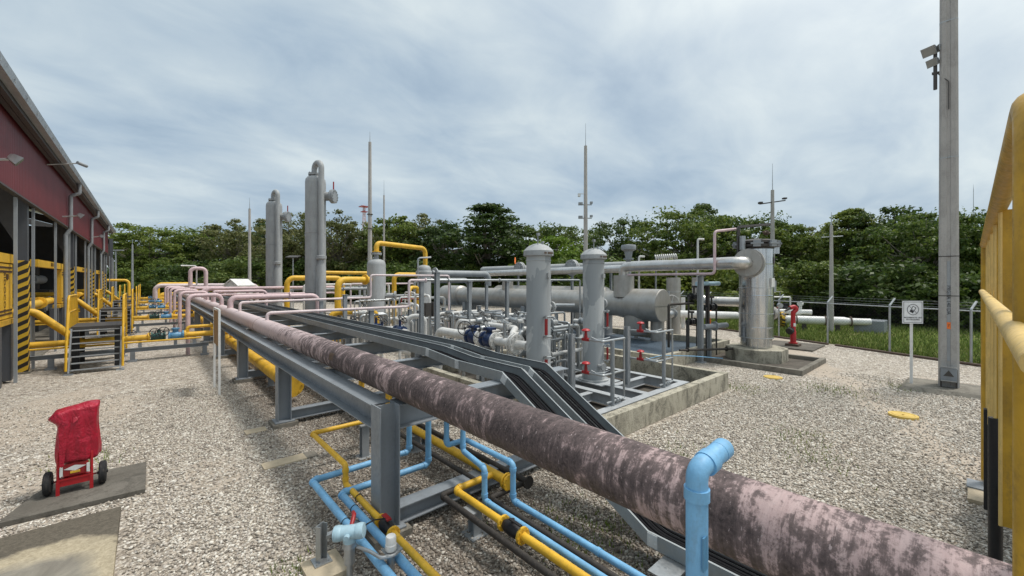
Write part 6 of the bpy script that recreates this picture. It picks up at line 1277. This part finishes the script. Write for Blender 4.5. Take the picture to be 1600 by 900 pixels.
part(MB().rings([[o_ + RT * a + f1 * b + Vector((0, 0, z)) for a, z in ((-.6, 0), (.6, 0), (.6, 2.45), (0, 2.95), (-.6, 2.45))] for b in (-1.2, 1.2)]), 'wall', 'white', t)
part(MB().rings([[o_ + RT * a + f1 * b + Vector((0, 0, z)) for a, z in ((-.75, 2.36), (0, 3.0), (.75, 2.36), (.75, 2.44), (0, 3.08), (-.75, 2.44))] for b in (-1.4, 1.4)]), 'roof', 'white', t)
part(MB().obox(o_ + f1 * 1.21 + Vector((0, 0, 1.1)), RT * .45, f1 * .01, (0, 0, .7)), 'door', 'galvanised', t)
cross('far_yellow_pipe', 'yellow pipe arch at the far end of the shed, left', [(-3.6, 62, .1), (-3.6, 62, 2.95), (-1.5, 62, 2.95), (-1.5, 62, .1)], .13, 'yellow', bend=.4)
cross('far_yellow_pipe', 'low yellow pipe bridge beyond the crossing stairs', [(.9, 62, .1), (.9, 62, 2.5), (4.4, 62, 2.5), (4.4, 62, .1)], .2, 'yellow', bend=.4)
cross('far_yellow_pipe', 'thick low yellow pipe in front of the blue-roofed sheds', [(1.2, 66, .1), (1.2, 66, 1.2), (6.5, 66, 1.2), (6.5, 66, .1)], .25, 'yellow', bend=.4)

# ------------------------------------------------------------------ guard rail of the stair platform the view is taken from
GY = -.12
t = thing('platform_guardrail', 'large yellow guard rail with close upright bars at the right edge', 'guard rail', (5.6, GY - .6, 0))
zt = 3.5
part(MB().tube([(9.0, GY - .02, 0.12), (9.0, GY - .02, zt - .02)], .055, n=12).tube([(8.95, GY, zt), (1.78, GY, zt), (1.78, GY, 0)], .046, .14, n=16), 'top_rail', 'yellow_old', t)
part(MB().tube([(7.3, GY + .040, 2.86), (1.1, GY + .040, 2.86)], .028, n=14), 'mid_rail', 'rail_cream_highlight', t)
for x in (8.1, 7.2, 6.2, 4.3): part(MB().box(x, GY - .10, 1.34, x + .014, GY - .012, zt - .03), 'upright_bar', 'yellow_old', t); part(MB().cyl((x, GY - .008, 1.34), (x, GY - .008, zt - .03), .010, n=10), 'highlight_edge', 'rail_cream_highlight', t)  # pale strips put each bar's bright edge highlight into the colour
for x in (5.27, 2.45): part(MB().box(x - .02, GY - .11, 1.85, x + .02, GY - .014, zt - .02), 'post', 'yellow_old', t, bevel=.006); part(MB().cyl((x - .012, GY - .008, 1.85), (x - .012, GY - .008, zt - .02), .011, n=10), 'highlight_edge', 'rail_cream_highlight', t); part(MB().cyl((x, GY - .01, 0), (x, GY - .01, 1.849), .042, n=24), 'post_foot', 'black' if x > 4 else 'yellow_old', t)  # posts carry the same painted edge highlight
part(MB().cbox((8.05, GY - .02, .70), (.11, .08, 1.28)), 'post_foot', 'black', t)
part(MB().box(2.7, GY - 1.4, 1.2, 8.9, GY - .08, 1.32), 'deck', 'dark_steel', t)
for x in (2.8, 8.8): part(MB().cbox((x, GY - 1.35, .6), (.1, .1, 1.2)), 'leg', 'dark_steel', t)
part(MB().cbox((8.62, GY - .05, .03), (.75, .42, .06)), 'footing', 'tan_concrete', t); part(MB().cbox((8.85, GY + .02, .07), (.34, .3, .02)), 'foot_plate', 'steel_grey', t)

# ------------------------------------------------------------------ trees
def leaves(pads, rng, lsize):
    P0, N0, S0 = [], [], []
    for c, rx, rz, n in pads:
        u = rng.normal(0, 1, (n, 3)); u /= np.linalg.norm(u, axis=1)[:, None]; rr = rng.random(n) ** .55 * 1.12
        P0.append(np.array(c) + u * rr[:, None] * np.array([rx, rx, rz])); nn = u * .6 + rng.normal(0, .75, (n, 3)) + np.array([0, 0, .6]); N0.append(nn / np.linalg.norm(nn, axis=1)[:, None]); S0.append(lsize * rng.uniform(.55, 1.35, n))
    P0, N0, S0 = np.concatenate(P0), np.concatenate(N0), np.concatenate(S0); n = len(P0)
    a = rng.normal(0, 1, (n, 3)); a -= N0 * (a * N0).sum(1)[:, None]; a /= np.linalg.norm(a, axis=1)[:, None]; b = np.cross(N0, a)
    a *= S0[:, None]; b *= S0[:, None] * .62
    V = np.stack([P0 - a, P0 - b * .9 - a * .1 + N0 * S0[:, None] * .12, P0 + a, P0 + b * .9 - a * .1 + N0 * S0[:, None] * .12], 1).reshape(-1, 3)
    return V, np.arange(n * 4).reshape(-1, 4)
def make_tree(seed, kind, H, RR, leafmat, lsize=.2, dens=1.0):
    rng = np.random.default_rng(seed); pads = []; tips = []
    if kind == 'flat':      # wide layered crown with gaps
        for k in range(92):
            a = rng.uniform(0, 6.28); q = math.sqrt(rng.random()); f = rng.random()
            z = H * (.42 + .5 * f ** .8) - H * .13 * (q ** 2) ; rad = RR * q * (.55 + .45 * min(1, f * 1.6))
            c = (math.cos(a) * rad, math.sin(a) * rad, z); pr = RR * rng.uniform(.09, .21); pads.append((c, pr, pr * .34, int(112 * dens * rng.uniform(.7, 1.2)))); tips.append(c)
    elif kind == 'round':
        for k in range(105):
            u = rng.normal(0, 1, 3); u /= np.linalg.norm(u); q = rng.random() ** .45
            c = (u[0] * RR * q, u[1] * RR * q, H * .60 + u[2] * H * .37 * q); pr = RR * rng.uniform(.11, .26); pads.append((c, pr, pr * .5, int(118 * dens * rng.uniform(.6, 1.2)))); tips.append(c)
    elif kind == 'tall':
        for k in range(92):
            f = rng.random(); a = rng.uniform(0, 6.28); w_ = math.sin(math.pi * min(1, .14 + f * .84)) ** .7; q = math.sqrt(rng.random())
            c = (math.cos(a) * RR * q * w_, math.sin(a) * RR * q * w_, H * (.26 + .70 * f)); pr = RR * rng.uniform(.14, .30); pads.append((c, pr, pr * .45, int(118 * dens * rng.uniform(.6, 1.2)))); tips.append(c)
    elif kind == 'bush':
        for k in range(46):
            u = rng.normal(0, 1, 3); u /= np.linalg.norm(u); q = rng.random() ** .4
            c = (u[0] * RR * q, u[1] * RR * q, max(.25, H * .47 + u[2] * H * .46 * q)); pr = RR * rng.uniform(.16, .3); pads.append((c, pr, pr * .6, int(170 * dens * rng.uniform(.6, 1.2)))); tips.append(c)
    for k in range(7):      # loose sprays between the clumps
        f = rng.random(); a = rng.uniform(0, 6.28); q = math.sqrt(rng.random()) * .75
        pads.append(((math.cos(a) * RR * q, math.sin(a) * RR * q, H * ((.5 + .38 * f) if kind == 'flat' else (.34 + .5 * f))), RR * .34, RR * (.16 if kind == 'flat' else .3), int(120 * dens)))
    V, Fq = leaves(pads, rng, lsize); cme = npmesh('crown', V, Fq, leafmat, 4)
    tb = MB(); r0 = H * .016 + .05; bend_ = rng.normal(0, .03 * H, 2)
    top = Vector((bend_[0], bend_[1], H * .62)); fork = Vector((bend_[0] * .5, bend_[1] * .5, H * .33))
    tb.tube([(0, 0, -.1), fork, top, (top.x * 1.2, top.y * 1.1, H * .88)], lambda f: r0 * (1 - .85 * f), 1.5, 8, 3)
    for c in tips[::3]:
        c = Vector(c); b0 = fork.lerp(top, float(rng.uniform(.0, .9))); md = b0.lerp(c, .55) + Vector((0, 0, -H * .03)); tb.tube([b0, md, c], lambda f: r0 * .38 * (1 - .8 * f) + .012, 1.0, 5, 3)
    return cme, tb
TV = {}
def tree_proto(key, *a):
    cme, tb = make_tree(*a); me_t = None; TV[key] = [cme, tb, None]
tree_proto('flat1', 1, 'flat', 12, 6.5, 'leaf', 0.187, 1.2); tree_proto('flat2', 2, 'flat', 11, 5.6, 'leaf_dark', 0.180, 1.1)
tree_proto('round1', 3, 'round', 11, 4.4, 'leaf', 0.180, 1.2); tree_proto('round2', 4, 'round', 12, 4.8, 'leaf_dark', 0.180, 1.3)
tree_proto('olive', 5, 'round', 11, 4.4, 'leaf_olive', 0.158, .75); tree_proto('tall1', 6, 'tall', 13, 3.6, 'leaf', 0.180, 1.2); tree_proto('tall2', 7, 'tall', 13, 3.8, 'leaf_dark', 0.180, 1.2)
tree_proto('bright', 8, 'round', 7, 3.0, 'leaf_bright', 0.144, 1.1); tree_proto('bush1', 9, 'bush', 5, 3.6, 'leaf', 0.158, 1.3); tree_proto('bush2', 10, 'bush', 5, 3.6, 'leaf_dark', 0.158, 1.3); tree_proto('openflat', 12, 'flat', 12, 6.0, 'leaf_dark', 0.187, .7)
BH = dict(flat1=12, flat2=11, round1=11, round2=12, olive=11, tall1=13, tall2=13, bright=7, bush1=5, bush2=5, openflat=12)
BR = dict(flat1=6.5, flat2=5.6, round1=4.4, round2=4.8, olive=4.4, tall1=3.6, tall2=3.8, bright=3, bush1=3.6, bush2=3.6, openflat=6)
tr_ = random.Random(21)
def plant(key, px, d, top, lab, group='trees of the wood around the plant', wide=1.0, name='wood_tree', cat='tree'):
    x, y = at(px, d); h = hgt(top, d); s = h / BH[key]; 
    t = thing(name, lab, cat, (x, y, 0), group); e = TV[key]
    if e[2] is None:
        o = part(MB().add([(p[0] + x, p[1] + y, p[2]) for p in e[1].v], e[1].f), 'trunk', 'bark', t); e[2] = o.data
    else:
        o = bpy.data.objects.new('trunk', e[2]); COL.objects.link(o); o.parent = t
    c = bpy.data.objects.new('crown', e[0]); COL.objects.link(c); c.parent = t
    t.rotation_euler = (0, 0, tr_.uniform(0, 6.28)); t.scale = (s * wide, s * wide, s); return t
front = [
 ('flat1', 232, 70, 343, 'broad dark flat-topped tree just right of the shed end', 1.25), ('round1', 318, 78, 350, 'tree with loose crown above the pink pipe loop', 1.0),
 ('olive', 366, 66, 338, 'pale thin-leaved tree behind the white hut', 1.0), ('round2', 404, 76, 340, 'dark tree left of the farther grey column', 1.0), ('olive', 456, 62, 327, 'pale tree between the two tall grey columns', 1.05),
 ('olive', 522, 58, 322, 'olive tree just right of the nearer tall grey column', .95), ('olive', 566, 66, 342, 'pale olive tree behind the tallest concrete mast on the left', 1.0), ('round1', 618, 60, 330, 'tree behind the yellow pipe loop', 1.0),
 ('olive', 660, 64, 330, 'grey green tree right of the yellow pipe loop', 1.1), ('flat2', 700, 58, 338, 'dark spreading tree left of the big dark tree', 1.0), ('tall2', 760, 50, 316, 'big dark tree left of the left scrubber vessel', 1.55),
 ('flat2', 826, 66, 340, 'flat-topped tree behind the left scrubber cap', 1.0), ('bright', 862, 46, 368, 'bright yellow-green small tree between the scrubber caps', 1.1), ('openflat', 884, 70, 345, 'open spreading tree behind the tallest lightning mast', 1.0),
 ('openflat', 972, 56, 332, 'open airy tree right of the right scrubber cap', .9), ('round1', 1010, 60, 372, 'low leafy tree behind the mushroom vent', 1.0), ('flat1', 1070, 46, 320, 'large flat-topped tree behind the long clad pipe', 1.0),
 ('tall2', 1098, 58, 316, 'dark round-headed tree poking above the large flat-topped tree', .8), ('flat1', 1150, 50, 326, 'flat-topped tree behind the stainless vessel lid', .9), ('round1', 1232, 44, 342, 'leafy tree just right of the stainless vessel', 1.0),
 ('olive', 1268, 48, 350, 'pale thin tree behind the slim mast with cross arm', .8), ('tall1', 1330, 38, 322, 'tall tree with knobbly top right of the slim mast', 1.2), ('round2', 1398, 36, 314, 'dark tree with knobbly top left of the concrete pole', 1.0),
 ('flat1', 1446, 29, 322, 'drooping leafy tree directly behind the phone sign', .85), ('flat1', 1530, 31, 318, 'spreading green tree right of the concrete pole', .9), ('round1', 1600, 27, 318, 'green tree behind the yellow guard rail', 1.1)]
for k_, px, d, top, lab, wd in front: plant(k_, px, d, top, lab, wide=wd)
fl_ = 'green tree filling the wood behind the front row of trees'
for px in range(150, 1700, 52):
    d = 92 - 50 * max(0, min(1, (px - 250) / 1150.0)) + tr_.uniform(-4, 8)
    if 930 < px < 960: continue
    plant(tr_.choice(('round1', 'round2', 'tall1', 'tall2', 'flat2')), px + tr_.uniform(-14, 14), d, tr_.uniform(372, 396) if px < 1230 else tr_.uniform(358, 392), fl_, 'trees filling the wood', tr_.uniform(1.0, 1.25))
bl_ = 'leafy bush at the foot of the wood'
for px in range(176, 1690, 34):
    d = 66 - 38 * max(0, min(1, (px - 250) / 1150.0)) + tr_.uniform(-3, 5)
    plant(tr_.choice(('bush1', 'bush2', 'bush1', 'round1')), px + tr_.uniform(-12, 12), d, tr_.uniform(392, 415), bl_, 'bushes at the foot of the wood', tr_.uniform(1.0, 1.3), 'bush', 'bush')
# dense undergrowth below the crowns
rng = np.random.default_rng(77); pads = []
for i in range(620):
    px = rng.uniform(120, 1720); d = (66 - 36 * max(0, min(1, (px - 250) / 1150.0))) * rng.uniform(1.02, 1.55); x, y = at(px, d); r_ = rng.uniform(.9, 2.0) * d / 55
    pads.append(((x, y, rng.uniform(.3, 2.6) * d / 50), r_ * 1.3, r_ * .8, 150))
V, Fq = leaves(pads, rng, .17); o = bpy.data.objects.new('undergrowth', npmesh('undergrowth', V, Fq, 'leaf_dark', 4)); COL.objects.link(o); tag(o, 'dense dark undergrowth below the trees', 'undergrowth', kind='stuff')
